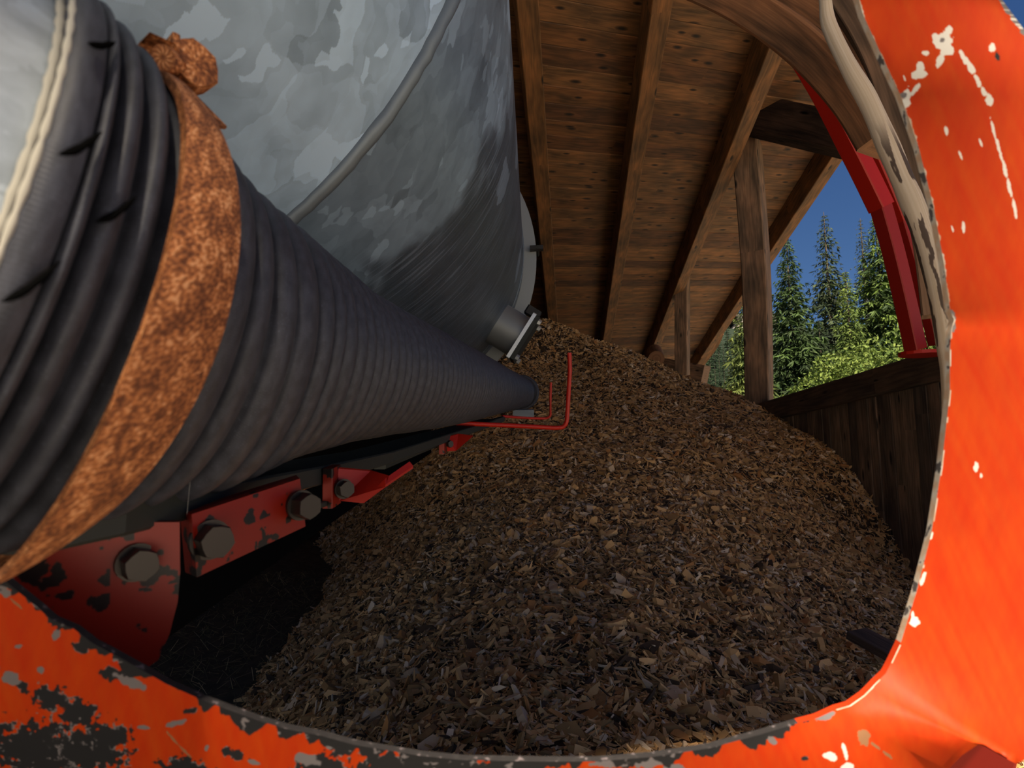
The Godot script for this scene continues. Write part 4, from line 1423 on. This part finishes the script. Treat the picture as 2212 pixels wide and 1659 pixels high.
func build_stands() -> void:
	var kinds := [
		["front red telescopic square steel post standing on the wooden rail", [[1738, 130, 3.15], [1782, 205, 3.15], [1830, 300, 3.15], [1868, 375, 3.15], [1904, 449, 3.15]], [[1902, 444, 3.15], [1930, 545, 3.15], [1955, 650, 3.15], [1978, 755, 3.15]], 0.098, 0.082],
		["rear red telescopic square steel post half hidden by the grey pole", [[1800, 150, 3.3], [1852, 250, 3.3], [1900, 355, 3.3], [1936, 440, 3.3], [1951, 478, 3.3]], [[1948, 470, 3.3], [1980, 580, 3.3], [2004, 670, 3.3], [2022, 745, 3.3]], 0.075, 0.06]]
	for kd in kinds:
		var root := thing("steel_post", at(kd[2][3][0], kd[2][3][1], kd[2][3][2]), kd[0], "post", "")
		var a := []
		for q in kd[1]: a.append(at(q[0], q[1], q[2]))
		var b := []
		for q in kd[2]: b.append(at(q[0], q[1], q[2]))
		part("outer_sleeve", beam_mesh(spline(a, 5), kd[3], kd[3], cdir(-0.96, 0, 0.25), 0.006), M.red, root)
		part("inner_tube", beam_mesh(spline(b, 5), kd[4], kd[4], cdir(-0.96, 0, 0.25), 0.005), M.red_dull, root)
	var bp := []
	for k in 20:
		var a := TAU * k / 20.0
		bp.append(at(1998, 764, 3.2) + Vector3(cos(a) * 0.14, 0.01, sin(a) * 0.11))
	single("base_plate", plate_mesh(bp, Vector3(0, -0.02, 0)), M.red, "flat round red base plate lying on the rail under the posts", "plate")

# ---------------------------------------------------------------- trees
func spruce(label: String, top: Vector3, base_y: float, rad: float, dark: Color, light: Color, seed_: int, droop: float, dense: float, group := "spruces outside the shed") -> Node3D:
	var r := RandomNumberGenerator.new()
	r.seed = seed_
	var h := top.y - base_y
	var root := thing("spruce_tree", Vector3(top.x, base_y, top.z), label, "tree", group)
	var o := root.position
	var tr := begin()
	sweep(tr, PackedVector3Array([o, o + Vector3(0, h * 0.5, 0), o + Vector3(0, h, 0)]), ring_profile(h * 0.016, 7), Vector3.RIGHT, true, PackedFloat32Array([1.0, 0.55, 0.06]))
	part("trunk", done(tr), M.bark, root)
	var st := begin()
	var y := h * 0.03
	var spacing := h / (46.0 * dense)
	while y < h * 0.995:
		var f := 1.0 - y / h
		var reach := rad * pow(f, 0.82) * (1.0 + 0.25 * r.randfn(0, 0.5)) + 0.02 * h * 0.3
		var nb := 7 if f > 0.25 else 5
		var off := r.randf() * TAU
		for b in nb:
			var a := off + TAU * b / nb + r.randf_range(-0.35, 0.35)
			var len := reach * r.randf_range(0.65, 1.12)
			var out := Vector3(cos(a), 0, sin(a))
			var side := Vector3(-sin(a), 0, cos(a))
			var segs := maxi(2, int(6 * f) + 2)
			var c := dark.lerp(light, clampf(r.randfn(0.45, 0.3), 0, 1))
			for sgm in segs:
				var t := (sgm + 0.6) / segs
				var p := o + Vector3(0, y - droop * len * t * t + 0.12 * len * pow(t, 4), 0) + out * (len * t)
				var w := (len * 0.30 * (1.0 - t * 0.65) + 0.05) * r.randf_range(0.7, 1.2)
				var l := len / segs * 1.5
				# hanging sprays: narrow leaf-shaped blades to both sides and down
				for q in 7:
					var dirv := (side * (1.0 if q % 2 else -1.0) * r.randf_range(0.35, 1.1) + out * r.randf_range(0.2, 0.9) + Vector3.DOWN * r.randf_range(0.1, 0.9 + droop)).normalized()
					var ll := w * r.randf_range(0.8, 1.5) + l * 0.25
					var nn := dirv.cross(Vector3(r.randfn(), r.randfn() + 0.5, r.randfn())).normalized()
					var bw := nn * ll * r.randf_range(0.06, 0.11)
					var pm := p + dirv * ll * 0.45
					var pe := p + dirv * ll
					var cc := c * r.randf_range(0.55, 1.1)
					st.set_smooth_group(-1)
					for vtx in [p, pm + bw, pe, p, pe, pm - bw]:
						st.set_color(cc)
						st.set_uv(Vector2.ZERO)
						st.add_vertex(vtx)
		y += spacing * r.randf_range(0.7, 1.3) * (0.55 + 0.6 * f)
	st.generate_normals()
	part("foliage", st.commit(), M.leaf, root)
	return root

func build_trees() -> void:
	var g := -0.2
	var dk := Color(0.014, 0.030, 0.010)
	var md := Color(0.055, 0.105, 0.022)
	var lt := Color(0.13, 0.20, 0.035)
	spruce("dense dark spruce just right of the nearest timber post", at(1698, 505, 22), g, 1.95, dk, Color(0.06, 0.11, 0.025), 1, 0.25, 1.25)
	spruce("tallest spruce with drooping open branches against the sky", at(1779, 458, 31), g, 2.9, Color(0.018, 0.03, 0.016), Color(0.06, 0.09, 0.035), 2, 0.55, 0.8)
	spruce("thin bluish spruce farther back behind the tallest one", at(1858, 472, 44), g, 2.6, Color(0.03, 0.05, 0.045), Color(0.08, 0.11, 0.09), 3, 0.4, 0.8)
	spruce("broad bright green spruce directly behind the red posts", at(1890, 462, 21), g, 2.4, Color(0.02, 0.045, 0.012), lt, 4, 0.35, 1.3)
	spruce("young light green spruce in front of the tallest tree", at(1826, 585, 18), g, 1.15, Color(0.04, 0.075, 0.014), Color(0.17, 0.24, 0.05), 5, 0.35, 1.0)
	spruce("low shaded spruce between the dense dark one and the young one", at(1768, 690, 26), g, 2.2, dk, Color(0.03, 0.055, 0.014), 6, 0.3, 0.9)
	spruce("yellow green spruce left of the nearest timber post", at(1603, 640, 15), g, 1.15, Color(0.035, 0.06, 0.012), Color(0.15, 0.19, 0.045), 7, 0.45, 0.9)
	spruce("bright spruce at the far right edge behind the grey pole", at(2010, 520, 17), g, 2.2, Color(0.03, 0.055, 0.012), lt, 8, 0.3, 1.0)
	# leafy bush
	var bush := thing("bush", at(1795, 860, 12), "low yellow green leafy bush above the wooden rail", "bush")
	var st := begin()
	var r := RandomNumberGenerator.new()
	r.seed = 9
	for c in [[1730, 880, 12.0, 0.5], [1770, 850, 12.2, 0.55], [1815, 820, 12.4, 0.6], [1850, 800, 12.6, 0.6], [1900, 790, 12.5, 0.7], [1790, 800, 12.6, 0.4], [1690, 900, 11.8, 0.4], [1950, 800, 12.0, 0.6]]:
		var cc := at(c[0], c[1], c[2])
		for k in 700:
			var dv: Vector3 = Vector3(r.randfn(), r.randfn(), r.randfn()).normalized() * float(c[3]) * pow(r.randf(), 0.4)
			var p := cc + dv
			var n := Vector3(r.randfn(), r.randfn() + 0.6, r.randfn()).normalized()
			var x := n.cross(Vector3(r.randfn(), r.randfn(), r.randfn())).normalized()
			var yv := n.cross(x)
			var s := r.randf_range(0.03, 0.06)
			var col := Color(0.05, 0.09, 0.015).lerp(Color(0.15, 0.20, 0.04), r.randf())
			st.set_smooth_group(-1)
			for v in [p - x * s, p + yv * s * 0.5, p + x * s, p - x * s, p + x * s, p - yv * s * 0.5]:
				st.set_color(col)
				st.add_vertex(v)
	st.generate_normals()
	part("foliage", st.commit(), M.leaf, bush)
	var bst := begin()
	for c in [[1770, 850, 12.2], [1815, 830, 12.4], [1860, 820, 12.5]]:
		var p := at(c[0], c[1], c[2])
		sweep(bst, PackedVector3Array([Vector3(p.x, g, p.z), p]), ring_profile(0.03, 6), Vector3.RIGHT, true)
	part("stems", done(bst), M.bark, bush)
	# wooded hillside with a pale cliff, far away
	var hn := noise(0.05, 91, 4)
	var hill_y := func(z: float) -> float: return -0.3 + maxf(0.0, -z - 55.0) * 0.42
	var hill := begin()
	var hr := []
	var hu := []
	for i in 9:
		var row := PackedVector3Array()
		var uv := PackedVector2Array()
		for j in 25:
			var z := -54.0 - i * 8.0
			row.append(Vector3(10.0 + j * 5.0, hill_y.call(z), z))
			uv.append(Vector2(j, i))
		hr.append(row); hu.append(uv)
	grid(hill, hr, hu, true, 0)
	single("hillside", done(hill), M.forest, "", "", "", "structure")
	var cliff := begin()
	var cr := []
	var cu := []
	for i in 14:
		var row := PackedVector3Array()
		var uv := PackedVector2Array()
		for j in 22:
			var b := at(1490 + j * 9.0, 800 - i * 9.5, 230.0 + 26.0 * hn.get_noise_2d(j * 9.0, i * 9.0))
			row.append(b)
			uv.append(Vector2(j, i))
		cr.append(row); cu.append(uv)
	grid(cliff, cr, cu, false, -1)
	single("mountain", done(cliff), M.rock, "", "", "", "structure")
	var proto: Node3D = null
	var k := 0
	var lay := []
	for row in 4:
		for c in 5:
			lay.append([1528 + c * 20 + (row % 2) * 10, 60.0 + row * 9.0 + 2.0 * sin(c * 2.0 + row)])
	for q in lay:
		var pz := -float(q[1])
		var base := Vector3((float(q[0]) - 1106.0) / F * q[1], hill_y.call(pz) - 0.1, pz)
		var t: Node3D
		if proto == null:
			proto = spruce("small distant spruce on the wooded hillside", base + Vector3(0, 9.0, 0), base.y, 1.15, Color(0.014, 0.032, 0.018), Color(0.045, 0.08, 0.035), 30, 0.3, 0.5, "distant hillside spruces")
			t = proto
		else:
			t = proto.duplicate()
			t.name = numbered("spruce_tree")
			add_child(t)
			t.position = base
			t.rotation.y = k * 1.3
			t.scale = Vector3.ONE * (0.75 + 0.05 * (k % 6))
		k += 1
